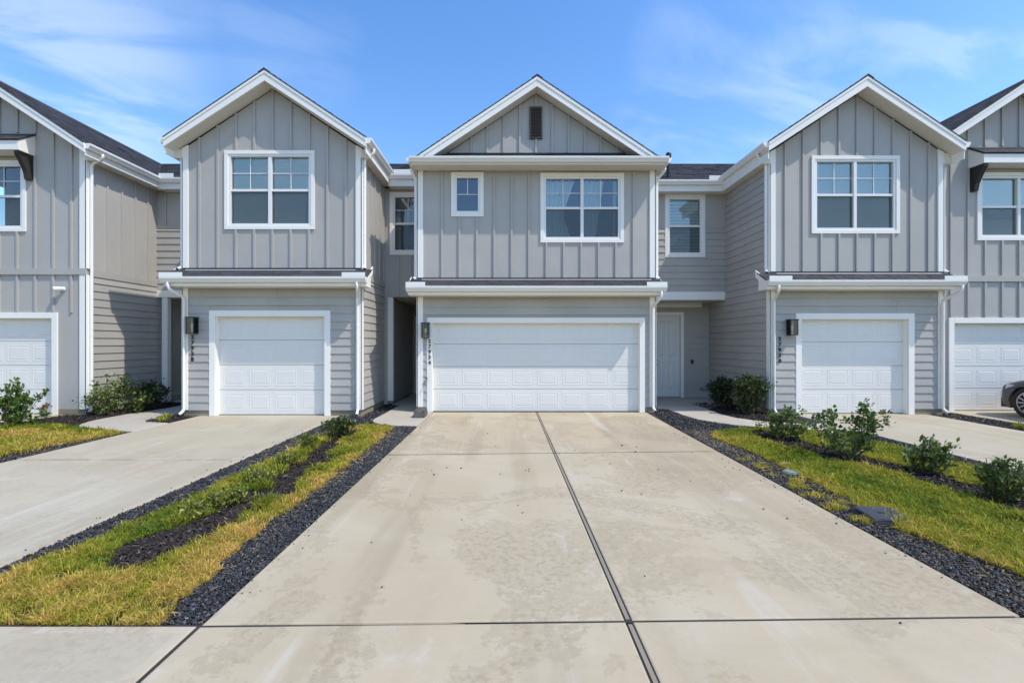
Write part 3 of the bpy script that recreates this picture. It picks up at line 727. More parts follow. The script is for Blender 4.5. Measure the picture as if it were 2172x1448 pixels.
def narrow_house(label, Y, px0, px1, dz, Yb, side, win_px, win_zpx, door_px, door_zpx, cas_w, pent_px, pent_z, number, num_px, num_z, lap_side):
    """a house with a single garage below and one gable above, like the two beside the middle house"""
    F = front(Y); x0, x1 = PX(px0, Y), PX(px1, Y); xm = (x0 + x1) / 2
    Yf = Y - .34; zp = 7.60 + dz * .3; pitch, oh = .667, .215
    sof = 5.79 + dz
    h = empty('townhouse', (xm, Y, 0), label, 'house', 'grey townhouses in a row')
    zw0, zup = .13, PZ(571, YL) + dz
    rake = lambda u: zp - .035 - .215 - .012 - abs(u - xm) * pitch        # underside of the rake soffit
    wz = (PX(win_px[0], Y), PX(win_px[1], Y), PZ(win_zpx[1], Y), PZ(win_zpx[0], Y))
    op_w = (wz[0] + .06, wz[1] - .06, wz[2] + .06, wz[3] - .06)
    dr = (PX(door_px[0], Y), PX(door_px[1], Y), 0, PZ(door_zpx, Y))
    # walls
    wall(h, F, x0, x1, zw0, zup, [(dr[0], dr[1], zw0, dr[3])], M['siding'])
    wall(h, F, x0, x1, zup, rake(x0), [op_w], M['panel'], gable=(xm, rake(xm)))
    foundation(h, [(x0, dr[0] - .02, Y - .004, Y + .2), (dr[1] + .02, x1, Y - .004, Y + .2), (x0 + .002, x0 + .2, Y + .2, 20), (x1 - .2, x1 - .002, Y + .2, 20)], zw0)
    lap(h, F, x0 + .13, x1 - .13, zw0, pent_z[0] - .0, [(dr[0] - cas_w, dr[1] + cas_w, 0, dr[3] + cas_w)])
    us = [xm + (k + .5 * 0) * BAT + .012 for k in range(-5, 6)]
    us = [u for u in us if x0 + .16 < u < x1 - .16]
    battens(h, F, us, lambda u: zup + .02, rake, lambda u: [(wz[2] - .001, wz[3] + .001)] if wz[0] - .03 < u < wz[1] + .03 else [])
    for s, (a, b) in ((-1, (x0 - .026, x0 + .115)), (1, (x1 - .115, x1 + .026))):
        corner(h, F, a, b, zup + .0, lambda u: min(rake(max(x0, min(x1, u))), 9)); corner(h, F, a, b, zw0, lambda u: pent_z[0])
    window(h, F, *wz[:2], wz[2], wz[3])
    garage_trim(h, F, dr[0], dr[1], dr[3], .0, cas_w, .12)
    garage_door(h, F, dr[0], dr[1], .0, dr[3], 4, .12)
    # side walls: +X side and -X side
    for s, X in ((1, x1), (-1, x0)):
        S = facing_right(X) if s > 0 else facing_left(X)
        yb = Yb[0] if s < 0 else Yb[1]; full = lap_side == s
        wall(h, S, Y + .12, yb + (1.6 if s == -1 else .1), zw0, sof, [], M['siding'])
        corner(h, S, Y - .034, Y + .09, zup, lambda u: sof, m='trim'); corner(h, S, Y - .034, Y + .09, zw0, lambda u: pent_z[0])
        zs = sof if full else zup - .19
        lap(h, S, Y + .09, yb + (1.5 if s == -1 and side == 'porch' else 0), zw0, min(zs, 2.85) if full else zs)
        if full: lap(h, S, Y + .09, yb, 2.845, zs)
        else:
            board(h, S, Y + .09, yb, zup - .19, zup - .03, 0, .028, M['siding'], 'band_board')
            battens(h, S, [Y + .18 + BAT * k for k in range(1, int((yb - Y - .2) / BAT) + 1)], lambda u: zup - .03, lambda u: sof)
            mbp = MB(); S.box(mbp, Y + .09, yb, zup - .03, sof, .0005, .004, M['panel']); mbp.build('wall_panel', h)
    Yg = min(Yb) - .3
    ze = gable_roof(h, x0, x1, Yf, 15.6, zp, pitch, oh, (-1, 1), (Yb[0] - .30, Yb[1] - .30), sof, Y)
    # pent roof over the garage
    pen_x = (PX(pent_px[0], Y - .42), PX(pent_px[1], Y - .42))
    gl = .50
    pent(h, pen_x[0], pen_x[1], Y, Y - .35, pent_z[0], pent_z[1], pent_z[2], [(pen_x[0], pen_x[0] + gl), (pen_x[1] - gl, pen_x[1])], (x0 + .1, x1 - .1))
    # downspouts
    for s, X in ((1, x1), (-1, x0)):
        xe = xm + s * ((x1 - x0) / 2 + oh) + s * .06
        downspout(h, [(xe, Y + .02, ze - .12), (xe, Y + .03, ze - .20), (X + s * .068, Y + .04, ze - .34), (X + s * .068, Y + .04, zup + .06), (X + s * .10, Y - .06, zup - .0)], up=(0, 1, 0))
        xd = X - s * .055
        xg = xd + s * .10
        downspout(h, [(xg, Y - .42, pent_z[1] - .12), (xg, Y - .41, pent_z[0] - .06), (xd, Y - .075, pent_z[0] - .22), (xd, Y - .075, .13), (xd - s * -.02, Y - .20, .05)])
    digits(h, F, number, num_px, num_z[0], .092, num_z[1], .036)
    return h, x0, x1, sof, ze, zup

# left house (27938)
hL, lx0, lx1, lsof, lze, lzup = narrow_house('grey townhouse left of the middle one, gable window above a single white garage door',
    YL, 390, 766, 0., (12.5, 12.13), 'porch', (477, 668), (320, 487), (458, 689), 671, .135, (341, 776), (2.875, 3.075, 3.30), '27938', PX(407, YL - .05), (PZ(710, YL), .125), 0)
# right house (27930)
hR, rx0, rx1, rsof, rze, rzup = narrow_house('grey townhouse right of the middle one, gable window above a single garage door behind shrubs',
    YR, 1633, 1998, -.05, (12.6, 12.2), 'porch', (1720, 1907), (331, 496), (1699, 1925), 677, .135, (1629, 2047), (2.835, 3.03, 3.25), '27930', PX(1655, YR - .05), (PZ(714, YR), .125), -1)

# ---- middle house (27934)
F = front(YC); cx0, cx1 = PX(887, YC), PX(1388, YC); cxm = (cx0 + cx1) / 2
hC = empty('townhouse', (cxm, YC, 0), 'middle grey townhouse with a triangular gable and a wide double garage door', 'house', 'grey townhouses in a row')
zw0, zup, sofC = .13, PZ(593, YC), 5.705
dr = (PX(917, YC), PX(1356, YC), 0, PZ(685, YC)); cas = .125
w_small = (PX(957, YC), PX(1026, YC), PZ(460, YC), PZ(364, YC) - .02)
w_big = (PX(1146, YC), PX(1323, YC), PZ(515, YC), PZ(367, YC) - .005)
wall(hC, F, cx0, cx1, zw0, zup, [(dr[0], dr[1], zw0, dr[3])], M['siding'])
wall(hC, F, cx0, cx1, zup, sofC + .3, [tuple(a + b for a, b in zip(w, (.06, -.06, .06, -.06))) for w in (w_small, w_big)], M['panel'])
foundation(hC, [(cx0, dr[0] - .02, YC - .004, YC + .2), (dr[1] + .02, cx1, YC - .004, YC + .2), (cx0 + .002, cx0 + .2, YC + .2, 20), (cx1 - .2, cx1 - .002, YC + .2, 20)], zw0)
lap(hC, F, cx0 + .12, cx1 - .12, zw0, 2.73, [(dr[0] - cas, dr[1] + cas, 0, dr[3] + cas)])
us = [PX(938, YC) + BAT * k for k in range(12)]
us = [u for u in us if u < cx1 - .2]
def cskip(u):
    out = []
    for w in (w_small, w_big):
        if w[0] - .03 < u < w[1] + .03: out.append((w[2] - .001, w[3] + .3))
    return out
battens(hC, F, us, lambda u: zup + .02, lambda u: sofC, cskip)
for (a, b) in ((cx0 - .026, cx0 + .12), (cx1 - .12, cx1 + .026)):
    corner(hC, F, a, b, zup, lambda u: sofC); corner(hC, F, a, b, zw0, lambda u: 2.73)
window(hC, F, *w_small, lights=1, single=True, cover=None, label='small square window with a divided upper half')
window(hC, F, *w_big, lights=2, cover='curtain', label='double window with tied-back curtains')
garage_trim(hC, F, dr[0], dr[1], dr[3], .0, cas, .10); garage_door(hC, F, dr[0], dr[1], .0, dr[3], 8, .10)
# eave shelf, then the pediment above
Yge = YC - .40; gx0, gx1 = PX(872, Yge), PX(1414, Yge)
mb = MB(); mb.box(gx0, gx1, Yge + .02, YC + .1, sofC, sofC + .014, M['soffit']); mb.build('soffit', hC)
mb = MB(); mb.box(gx0, gx1, Yge, Yge + .02, sofC - .005, 5.85, M['trim'])
mb.box(gx0, gx0 + .02, Yge + .02, YC + 1.2, sofC - .005, 5.85, M['trim']); mb.box(gx1 - .02, gx1, Yge + .02, YC + 1.2, sofC - .005, 5.85, M['trim']); mb.build('fascia', hC)
gutter(hC, (gx0 - .02, Yge - .002), (gx1 + .02, Yge - .002), (0, -1), 5.735)
zbase = PZ(328, YC)
shingle_roof(hC, (gx0 - .02, Yge - .02, 5.865), (gx1 + .02, Yge - .02, 5.865), (gx0 + .16, YC + .01, zbase + .005), (gx1 - .16, YC + .01, zbase + .005), 'eave_roof', expo=.12)
zpC = 7.78; pitch = .667; YfC = YC - .32; hwC = 2.80
rakeC = lambda u: zpC - .25 - .012 - abs(u - cxm) * pitch
mb = MB(); hb = (rakeC(cxm) - zbase) / pitch
mb.prism([(cxm - hb - .3, YC, zbase - .2), (cxm + hb + .3, YC, zbase - .2), (cxm, YC, rakeC(cxm))], (0, .12, 0), M['panel']); mb.build('gable_wall', hC)
board(hC, F, cxm - hb + .05, cxm + hb - .05, zbase + .0, zbase + .03, 0, .03, M['black_metal'], 'flashing', 0)
vent = (PX(1123, YC), PX(1150, YC), PZ(296, YC), PZ(228, YC))
us = [cxm - .006 + BAT * .93 * k for k in range(-5, 6)]
battens(hC, F, [u for u in us if rakeC(u) > zbase + .15], lambda u: zbase + .03, rakeC, lambda u: [(vent[2], vent[3])] if vent[0] < u < vent[1] else [])
mb = MB(); F.box(mb, vent[0], vent[1], vent[2], vent[3], 0, .02, M['brown']); vt = mb.build('gable_vent', hC)
for (a, b, p, q) in ((vent[0], vent[0] + .035, vent[2], vent[3]), (vent[1] - .035, vent[1], vent[2], vent[3]), (vent[0] + .035, vent[1] - .035, vent[3] - .035, vent[3]), (vent[0] + .035, vent[1] - .035, vent[2], vent[2] + .035)):
    board(vt, F, a, b, p, q, .02, .05, M['brown'], 'frame', .003)
z = vent[2] + .04
while z < vent[3] - .06:
    mb = MB(); a, b = vent[0] + .035, vent[1] - .035
    mb.hexa([F.p(a, z, .045), F.p(b, z, .045), F.p(b, z + .006, .045), F.p(a, z + .006, .045), F.p(a, z + .028, .02), F.p(b, z + .028, .02), F.p(b, z + .034, .02), F.p(a, z + .034, .02)], M['brown']); mb.build('slat', vt); z += .036
for s in (-1, 1):
    xe = cxm + s * hwC; ze = zpC - hwC * pitch
    shingle_roof(hC, (xe, YfC - .02, ze), (xe, 15.6, ze), (cxm, YfC - .02, zpC), (cxm, 15.6, zpC))
    mb = MB(); mb.prism([(xe, YfC, ze - .018), (cxm, YfC, zpC - .018), (cxm, YfC, zpC - .25), (xe - s * .22, YfC, ze - .10)], (0, .03, 0), M['trim']); mb.build('rake_fascia', hC)
    mb = MB(); mb.prism([(xe, YfC - .014, ze - .015), (cxm, YfC - .014, zpC - .015), (cxm, YfC - .014, zpC - .10), (xe - s * .05, YfC - .014, ze - .07)], (0, .0145, 0), M['trim']); mb.build('rake_trim', hC)
    mb = MB(); mb.prism([(xe - s * .3, YfC + .03, ze + .2 - .246), (cxm, YfC + .03, zpC - .246), (cxm, YfC + .03, zpC - .23), (xe - s * .3, YfC + .03, ze + .2 - .23)], (0, .29, 0), M['soffit']); mb.build('rake_soffit', hC)
mb = MB(); mb.prism([(cxm - .13, YfC - .025, zpC - .13 * pitch + .016), (cxm, YfC - .025, zpC + .02), (cxm + .13, YfC - .025, zpC - .13 * pitch + .016), (cxm + .13, YfC - .025, zpC - .13 * pitch + .004), (cxm, YfC - .025, zpC + .006), (cxm - .13, YfC - .025, zpC - .13 * pitch + .004)], (0, 5, 0), M['shingle']); mb.build('ridge_cap', hC)
# side walls of the middle house
for s, X, yb in ((-1, cx0, 14.8), (1, cx1, 13.6)):
    S = facing_left(X) if s < 0 else facing_right(X)
    wall(hC, S, YC + .12, yb, zw0 - .1, sofC, [], M['siding']); corner(hC, S, YC - .034, YC + .09, zup, lambda u: sofC); corner(hC, S, YC - .034, YC + .09, zw0, lambda u: 2.73)
    lap(hC, S, YC + .09, yb, zw0, 2.83)
    lap(hC, S, YC + .09, 12.3, 2.83, sofC)
    xe = (gx0 if s < 0 else gx1)
    mb = MB(); a, b = sorted((xe, X)); mb.box(a, b, YC + .101, YC + 1.2, sofC, sofC + .014, M['soffit']); mb.build('soffit', hC)
    gutter(hC, (xe, Yge - .0), (xe, YC + 1.2), (s, 0), 5.735)
    downspout(hC, [(xe + s * .055, YC - .12, 5.73), (xe + s * .05, YC - .10, 5.66), (X + s * .068, YC + .04, 5.50), (X + s * .068, YC + .04, zup + .06), (X + s * .10, YC - .06, zup + .0)], up=(0, 1, 0))
pcx = (PX(862, YC - .42), PX(1413, YC - .42))
pent(hC, pcx[0], pcx[1], YC, YC - .37, 2.735, 2.935, 3.155, [(pcx[0], pcx[0] + .44), (pcx[1] - .46, pcx[1])], (cx0 + .1, cx1 - .1))
downspout(hC, [(cx1 + .02, YC - .44, 2.82), (cx1 + .02, YC - .42, 2.66), (cx1 - .06, YC - .075, 2.50), (cx1 - .06, YC - .075, .13), (cx1 - .04, YC - .20, .05)])
digits(hC, F, '27934', PX(911, YC - .05), PZ(719, YC), .092, .125, .040)
mb = MB(); fx, fz = PX(905, YC - .06), PZ(806, YC)
mb.sweep(elbow([(fx, YC, fz), (fx, YC - .09, fz), (fx, YC - .12, fz - .06)], .03), .012, .012, M['brass'], up=(1, 0, 0), sides=8)
mb.lathe((fx, YC - .07, fz + .01), (0, 0, 1), [(.006, 0), (.006, .04), (.026, .042), (.026, .052)], M['black_metal'], 10); mb.build('faucet', hC, smooth=False)
mb = MB(); px_, py_ = PX(1418, 12.6), 12.6
mb.lathe((px_, py_, 6.1), (0, 0, 1), [(.05, 0), (.05, .66), (.075, .665), (.075, .76), (.05, .80)], M['black_metal'], 14); mb.build('vent_pipe', hC, smooth=False)

# ---- recess and entry left of the middle house
YB1 = 12.13; FB = front(YB1); X0, X1 = lx1, cx0
w_r = (PX(827, YB1), PX(827, YB1) + .96, PZ(541, YB1), PZ(408, YB1))
wall(hC, FB, X0, X1, 2.86, sofC + .05, [tuple(a + b for a, b in zip(w_r, (.06, -.06, .06, -.06)))], M['panel'], name='entry_wall')
window(hC, FB, *w_r, lights=1, cover='dark', label='narrow window in the shaded recess with a dark curtain')
battens(hC, FB, [PX(846, YB1), PX(872, YB1)], lambda u: 2.9, lambda u: w_r[2])
recess_eave(hC, X0 + .19, X1 - .16, YB1, YB1 - .28, 6.02, 5.72, [(X0 + .36, X1 - .3)])
mb = MB(); mb.box(X0 + .002, X1 - .002, YB1 + .001, 14.8, 2.86, 2.9, M['soffit']); mb.build('porch_ceiling', hC)
board(hC, FB, X0 + .10, X0 + .24, .10, 2.858, -.14, -.01, M['trim'], 'porch_post')
S = facing_right(X0 + .18); wall(hC, S, YB1 + .14, 14.8, .0, 2.86, [], M['siding'], name='entry_wall'); lap(hC, S, YB1 + .14, 14.8, .05, 2.86)
mb = MB(); FB.box(mb, X0, X0 + .10, .0, 2.86, -.12, 0, M['siding']); mb.build('entry_wall', hC)
FD = front(14.8); wall(hC, FD, X0, X1, -.1, 2.86, [], M['siding'], name='entry_wall'); front_door(hC, FD, X0 + .38, X1 - .06, .01, 2.42, -.03)
main_roof(hC, lx1, cx1, YB1 - .30, 6.04)

# ---- recess and entry of the right house
YB2 = 12.6; FB = front(YB2); X0, X1 = cx1, rx0
w_r = (PX(1410, YB2), PX(1495, YB2), PZ(546, YB2), PZ(413, YB2))
wall(hR, FB, X0, X1, 3.05, sofC + .1, [tuple(a + b for a, b in zip(w_r, (.06, -.06, .06, -.06)))], M['siding'], name='entry_wall')
window(hR, FB, *w_r, lights=1, grid=None, cover='blind', label='narrow window with blinds above the front door')
lap(hR, FB, X0, X1, 3.05, 4.80, [(w_r[0], w_r[1], w_r[2], w_r[3])])
for a, b in ((X0, w_r[0]), (w_r[1], X1)):
    mb = MB(); FB.box(mb, a, b, 4.80, sofC + .04, .001, .018, M['panel']); mb.build('wall_panel', hR)
recess_eave(hR, X0 + .16, X1 - .19, YB2, YB2 - .29, 6.03, 5.74, [(X0 + .30, X0 + .55), (X1 - .62, X1 - .28)])
mb = MB(); FB.box(mb, X0 + .002, X1 - .002, 2.825, 3.05, -.1, .035, M['trim']); mb.build('porch_beam', hR, bevel=.005)
YD = 13.6; FD = front(YD)
mb = MB(); mb.box(X0 + .002, X1 - .002, YB2 + .101, YD, 2.84, 2.88, M['soffit']); mb.build('porch_ceiling', hR)
d0, d1 = PX(1386, YD), PX(1443, YD)
wall(hR, FD, X0, X1, -.1, 2.84, [(d0, d1, .0, 2.46)], M['siding'], name='entry_wall')
lap(hR, FD, X0, X1, .02, 2.84, [(d0 - .095, d1 + .095, 0, 2.56)])
front_door(hR, FD, d0, d1, .01, 2.46)
board(hR, FD, X0 + .01, PX(1487, YD), 2.70, 2.835, 0, .06, M['trim'], 'porch_beam')
mb = MB(); FD.box(mb, PX(1465, YD), PX(1469, YD) + .01, 1.02, 1.14, .02, .045, M['black_metal']); mb.build('doorbell', hR)
main_roof(hR, cx1, rx1 + .05, YB2 - .31, 6.05)

# ---- recess and entry of the left house
YB0 = 12.5; FB = front(YB0); X0, X1 = PX(183, YFL), lx0
wall(hL, FB, X0, X1, 3.08, sofC + .1, [], M['siding'], name='entry_wall')
lap(hL, FB, X0, X1, 3.08, 4.78)
board(hL, FB, X0, X1, 4.78, 4.87, 0, .03, M['siding'], 'band_board')
mb = MB(); FB.box(mb, X0, X1, 4.87, 5.78, .001, .006, M['panel']); mb.build('wall_panel', hL)
battens(hL, FB, [X0 + .25 + BAT * k for k in range(5)], lambda u: 4.87, lambda u: 5.77)
recess_eave(hL, X0 + .25, X1 - .19, YB0, YB0 - .30, 6.05, 5.765, [(X0 + .36, X0 + .75)])
mb = MB(); FB.box(mb, X0 + .002, X1 - .002, 2.885, 3.08, -.1, .03, M['trim']); mb.build('porch_beam', hL, bevel=.005)
board(hL, FB, PX(343, YB0), PX(355, YB0), .02, 2.883, -.14, .0, M['trim'], 'porch_post')
mb = MB(); mb.box(X0 + .002, X1 - .002, YB0 + .101, 13.7, 2.89, 2.93, M['soffit']); mb.build('porch_ceiling', hL)
FD = front(13.7); wall(hL, FD, X0, X1, -.1, 2.9, [], M['siding'], name='entry_wall'); lap(hL, FD, X0, X1, .02, 2.89, [(X0 + .25, X0 + 1.4, 0, 2.56)])
front_door(hL, FD, X0 + .35, X0 + 1.3, .01, 2.46, -.005)
main_roof(hL, X0, lx1 - .001, YB0 - .32, 6.06)

# ---- outer houses with a hooded window
def hooded_house(label, Y, s, xi, xo, dz, win_c, Yb, zp, door_i):
    """s = +1: its inner (visible) side faces right; xi inner edge, xo outer edge"""
    F = front(Y); x0, x1 = sorted((xi, xo)); xm = (x0 + x1) / 2; Yf = Y - .35; pitch, oh = .667, .28; sof = 5.80 + dz
    h = empty('townhouse', (xm, Y, 0), label, 'house', 'grey townhouses in a row')
    rake = lambda u: zp - .262 - abs(u - xm) * pitch
    hw = 1.02; w = (win_c - hw, win_c + hw, 4.175 + dz, 5.80 + dz)
    band0, band1 = 3.19 + dz, 3.335 + dz
    du = (door_i, door_i - s * 2.44); dr = (min(du), max(du), 0, 2.20 + dz)
    opn = (w[0] + .06, w[1] - .06, w[2] + .06, w[3] - .06)
    wall(h, F, x0, x1, .13, rake(x0), [opn, (dr[0], dr[1], .13, dr[3])], M['panel'], gable=(xm, rake(xm)))
    foundation(h, [(x0, dr[0] - .02, Y - .004, Y + .2), (dr[1] + .02, x1, Y - .004, Y + .2), (xi - .1 - .098 * s, xi + .1 - .102 * s, Y + .2, 20)], .13)
    board(h, F, x0 + (.05 if s > 0 else -.02), x1 - (.05 if s < 0 else -.02) - (.0 if s > 0 else 0), band0, band1, 0, .046, M['panel'], 'band_board')
    us = [win_c + BAT * k for k in range(-6, 7)]; us = [u for u in us if x0 + .12 < u < x1 - .12]
    battens(h, F, us, lambda u: band1, rake, lambda u: [(w[2], 6.43 + dz)] if w[0] - .03 < u < w[1] + .03 else ([(5.9 + dz, 6.43 + dz)] if w[0] - .25 < u < w[1] + .25 else []))
    battens(h, F, us, lambda u: .16, lambda u: band0, lambda u: [(0, dr[3] + .135)] if dr[0] - .15 < u < dr[1] + .15 else ([(0, dr[3] + .135)] if s > 0 and u > dr[1] else []))
    window(h, F, *w, label='hooded double window', grid='upper' if s > 0 else None, cover=None if s > 0 else 'blind'); garage_trim(h, F, dr[0], dr[1], dr[3], .0, .13, .12); garage_door(h, F, dr[0], dr[1], .0, dr[3], 4, .12)
    a, b = (xi - .13, xi + .026) if s > 0 else (xi - .026, xi + .13)
    corner(h, F, a, b, band1, lambda u: rake(max(x0, min(x1, u)))); corner(h, F, a, b, .13, lambda u: band0)
    # window hood
    hx0, hx1 = win_c - 1.22, win_c + 1.22; zb, zf, zt = 5.90 + dz, 6.10 + dz, 6.36 + dz
    mb = MB(); mb.prism([(hx0, Y - .001, zb), (hx0, Y - .37, zb), (hx0, Y - .37, zf), (hx0, Y - .001, zt)], (hx1 - hx0, 0, 0), M['trim']); hood = mb.build('window_hood', h)
    shingle_roof(hood, (hx0 - .02, Y - .40, zf + .02), (hx1 + .02, Y - .40, zf + .02), (hx0 - .02, Y, zt + .05), (hx1 + .02, Y, zt + .05), 'hood_roof', expo=.13)
    for xb in (win_c - 1.12, win_c + 1.12):
        mb = MB(); mb.prism([(xb - .05, Y - .002, zb - .002), (xb - .05, Y - .32, zb - .002), (xb - .05, Y - .32, zb - .06), (xb - .05, Y - .22, zb - .22), (xb - .05, Y - .13, zb - .40), (xb - .05, Y - .10, zb - .56), (xb - .05, Y - .002, zb - .56)], (.10, 0, 0), M['bracket']); mb.build('bracket', hood)
    # visible side wall
    S = facing_right(xi) if s > 0 else facing_left(xi)
    wall(h, S, Y + .12, Yb + 1.3, .0, sof, [], M['siding'])
    corner(h, S, Y - .034, Y + .09, band1, lambda u: sof); corner(h, S, Y - .034, Y + .09, .13, lambda u: band0)
    if s > 0:
        lap(h, S, Y + .09, Yb + 1.2, .13, 2.85); lap(h, S, Y + .09, Yb, 2.845, band0 - .02)
        board(h, S, Y + .09, Yb, band0 - .02, band1, 0, .03, M['siding'], 'band_board')
        mb = MB(); S.box(mb, Y + .09, Yb, band1, sof, .0005, .004, M['panel']); mb.build('wall_panel', h)
        battens(h, S, [Y + .12 + BAT * k for k in range(1, int((Yb - Y - .1) / BAT) + 1)], lambda u: band1, lambda u: sof)
    ze = gable_roof(h, x0, x1, Yf, 15.6, zp, pitch, oh, (s,) if s > 0 else (), (Yb - .30, Yb - .30), sof, Y)
    main_roof(h, x0 if s > 0 else xi + .02, xi - .001 if s > 0 else x1, Yb - .32, 6.06)
    return h, ze, sof
fx1 = PX(183, YFL)
hFL, fze, fsof = hooded_house('grey townhouse at the left edge, cut off by the frame, with a hooded window', YFL, 1, fx1, fx1 - 4.45, 0, PX(-38, YFL), 12.5, 7.74, PX(112, YFL))
downspout(hFL, [(fx1 + .34, YFL + .03, fze - .12), (fx1 + .34, YFL + .04, fze - .19), (fx1 + .068, YFL + .06, fze - .34), (fx1 + .068, YFL + .06, .14), (fx1 + .085, YFL - .02, .06)], up=(0, 1, 0))
hFR, _, _ = hooded_house('grey townhouse at the right edge, cut off by the frame, behind the parked car', YFR, -1, rx1 + .07, rx1 + 4.45, -.09, PX(2161, YFR), 12.5, 7.86, PX(2022, YFR))
splash_guard(hR, (rx1 + .34, YR + .0), (rx1 + .34, YR + .40), (0, 0), rze - .02, .12)
# rear walls close the row
mb = MB(); 
for h, a, b in ((hFL, fx1 - 4.4, fx1 - .01), (hL, fx1 + .01, lx1 - .01), (hC, lx1 + .01, cx1 - .01), (hR, cx1 + .01, rx1 - .01), (hFR, rx1 + .09, rx1 + 4.4)):
    mb = MB(); mb.box(a, b, 19.6, 19.75, -.1, 6.3, M['panel']); mb.build('rear_wall', h)
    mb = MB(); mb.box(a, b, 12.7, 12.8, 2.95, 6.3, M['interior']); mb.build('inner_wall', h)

# ------------------------------------------------------------------ lamps, camera, splash blocks
lamp(front(YL), PX(408, YL - .12), PZ(708, YL - .1), PZ(672, YL - .1), .175, .16, .03, 'black square lantern above the number 27938')
lamp(front(YC), PX(902, YC - .16), PZ(717, YC - .1), PZ(684, YC - .1), .17, .15, .036, 'black lantern at the corner above the number 27934')
lamp(front(YR), PX(1680, YR - .12), PZ(711, YR - .1), PZ(677, YR - .1), .175, .16, .03, 'black square lantern right of the number 27930')
Fq = front(YFL); cu, cz = PX(125, YFL - .08), PZ(612, YFL - .08)
sc = empty('security_camera', Fq.p(cu, cz, 0), 'small white security camera on the wall of the leftmost house', 'camera')
mb = MB(); mb.lathe(Fq.p(cu + .05, cz + .0, .022), (0, -1, 0), [(.05, 0), (.05, .015), (.03, .028), (.02, .05)], M['vinyl'], 16); mb.build('mount', sc, smooth=False)
mb = MB(); mb.lathe(Fq.p(cu + .045, cz + .0, .07), (-.75, -.55, -.12), [(.022, -.02), (.045, 0), (.052, .05), (.05, .12), (.042, .135)], M['vinyl'], 16); mb.build('housing', sc, smooth=False)
mb = MB(); d = Vector((-.75, -.55, -.12)).normalized() * .136; x, y, z = Fq.p(cu + .045, cz, .07); mb.lathe((x + d.x, y + d.y, z + d.z), (-.75, -.55, -.12), [(.034, 0), (.03, .006), (.01, .008)], M['black_metal'], 14); mb.build('lens', sc)

sb = empty('splash_block', (PX(893, 9.95), 9.95, 0), 'dark concrete block at the corner left of the double garage door', 'block')
mb = MB(); bx, by = PX(892, 10.1), 10.1
mb.prism([(bx - .12, by - .18, .006), (bx + .12, by - .18, .006), (bx + .12, by + .22, .006), (bx - .12, by + .22, .006)], (0, 0, .12), M['stone_block']); mb.build('base', sb, bevel=.012)
for s in (-1, 1):
    mb = MB(); mb.box(bx + s * .085 - .03, bx + s * .085 + .03, by - .17, by + .21, .126, .17, M['stone_block']); mb.build('rim', sb, bevel=.01)

# ------------------------------------------------------------------ gravel, mulch, grass
def inpoly(x, y, poly):
    inside = np.zeros(len(x), bool); n = len(poly)
    for i in range(n):
        (x1, y1), (x2, y2) = poly[i], poly[(i + 1) % n]
        if y1 == y2: continue
        c = ((y1 > y) != (y2 > y)) & (x < (x2 - x1) * (y - y1) / (y2 - y1) + x1); inside ^= c
    return inside
def polydist(x, y, pts):
    d = np.full(len(x), 1e9)
    for (a, b), (c, e) in zip(pts, pts[1:]):
        L = (c - a) ** 2 + (e - b) ** 2; t = np.clip(((x - a) * (c - a) + (y - b) * (e - b)) / L, 0, 1)
        d = np.minimum(d, np.hypot(x - a - t * (c - a), y - b - t * (e - b)))
    return d
def vnoise(x, y, s, seed):
    g = np.random.default_rng(seed).random((128, 128)); X, Y = x * s + 40, y * s + 40
    i, j = np.floor(X).astype(int), np.floor(Y).astype(int); fx_, fy_ = X - i, Y - j; fx_ = fx_ * fx_ * (3 - 2 * fx_); fy_ = fy_ * fy_ * (3 - 2 * fy_)
    a, b, c, d = g[i % 128, j % 128], g[(i + 1) % 128, j % 128], g[i % 128, (j + 1) % 128], g[(i + 1) % 128, (j + 1) % 128]
    return (a * (1 - fx_) + b * fx_) * (1 - fy_) + (c * (1 - fx_) + d * fx_) * fy_
def np_mesh(name, V, faces, nper, col, mat, label=None, parent=None, kind='stuff', smooth=False):
    """V (n,k,3) items of k verts; faces: list of index tuples per item; col (n,3) or (n,k,3)"""
    n, k = V.shape[0], V.shape[1]; me = bpy.data.meshes.new(name)
    c0 = V.reshape(-1, 3).min(0); c1 = V.reshape(-1, 3).max(0); c = (c0 + c1) / 2; c[2] = c0[2]
    me.vertices.add(n * k); me.vertices.foreach_set('co', (V - c).reshape(-1).astype(np.float32))
    tot = [len(f) for f in faces]; idx = np.concatenate([np.array(f) for f in faces])
    L = (idx[None, :] + (np.arange(n) * k)[:, None]).reshape(-1)
    me.loops.add(len(L)); me.loops.foreach_set('vertex_index', L.astype(np.int32))
    tt = np.tile(np.array(tot), n); me.polygons.add(len(tt)); me.polygons.foreach_set('loop_start', np.concatenate([[0], np.cumsum(tt)[:-1]]).astype(np.int32))
    try: me.polygons.foreach_set('loop_total', tt.astype(np.int32))
    except Exception: pass
    if col.ndim == 2: col = np.repeat(col[:, None, :], k, 1)
    a = me.attributes.new('col', 'FLOAT_COLOR', 'POINT'); rgba = np.ones((n * k, 4), np.float32); rgba[:, :3] = col.reshape(-1, 3); a.data.foreach_set('color', rgba.reshape(-1))
    me.materials.append(mat); me.update(calc_edges=True); me.validate()
    if smooth: me.polygons.foreach_set('use_smooth', np.ones(len(me.polygons), bool))
    o = bpy.data.objects.new(name, me); place(o, parent, Matrix.Translation(c.tolist()))
    return tag(o, label, None, None, kind)
rng = np.random.default_rng(7)
CUBE = np.array([(-1, -1, -1), (1, -1, -1), (1, 1, -1), (-1, 1, -1), (-1, -1, 1), (1, -1, 1), (1, 1, 1), (-1, 1, 1)], float)
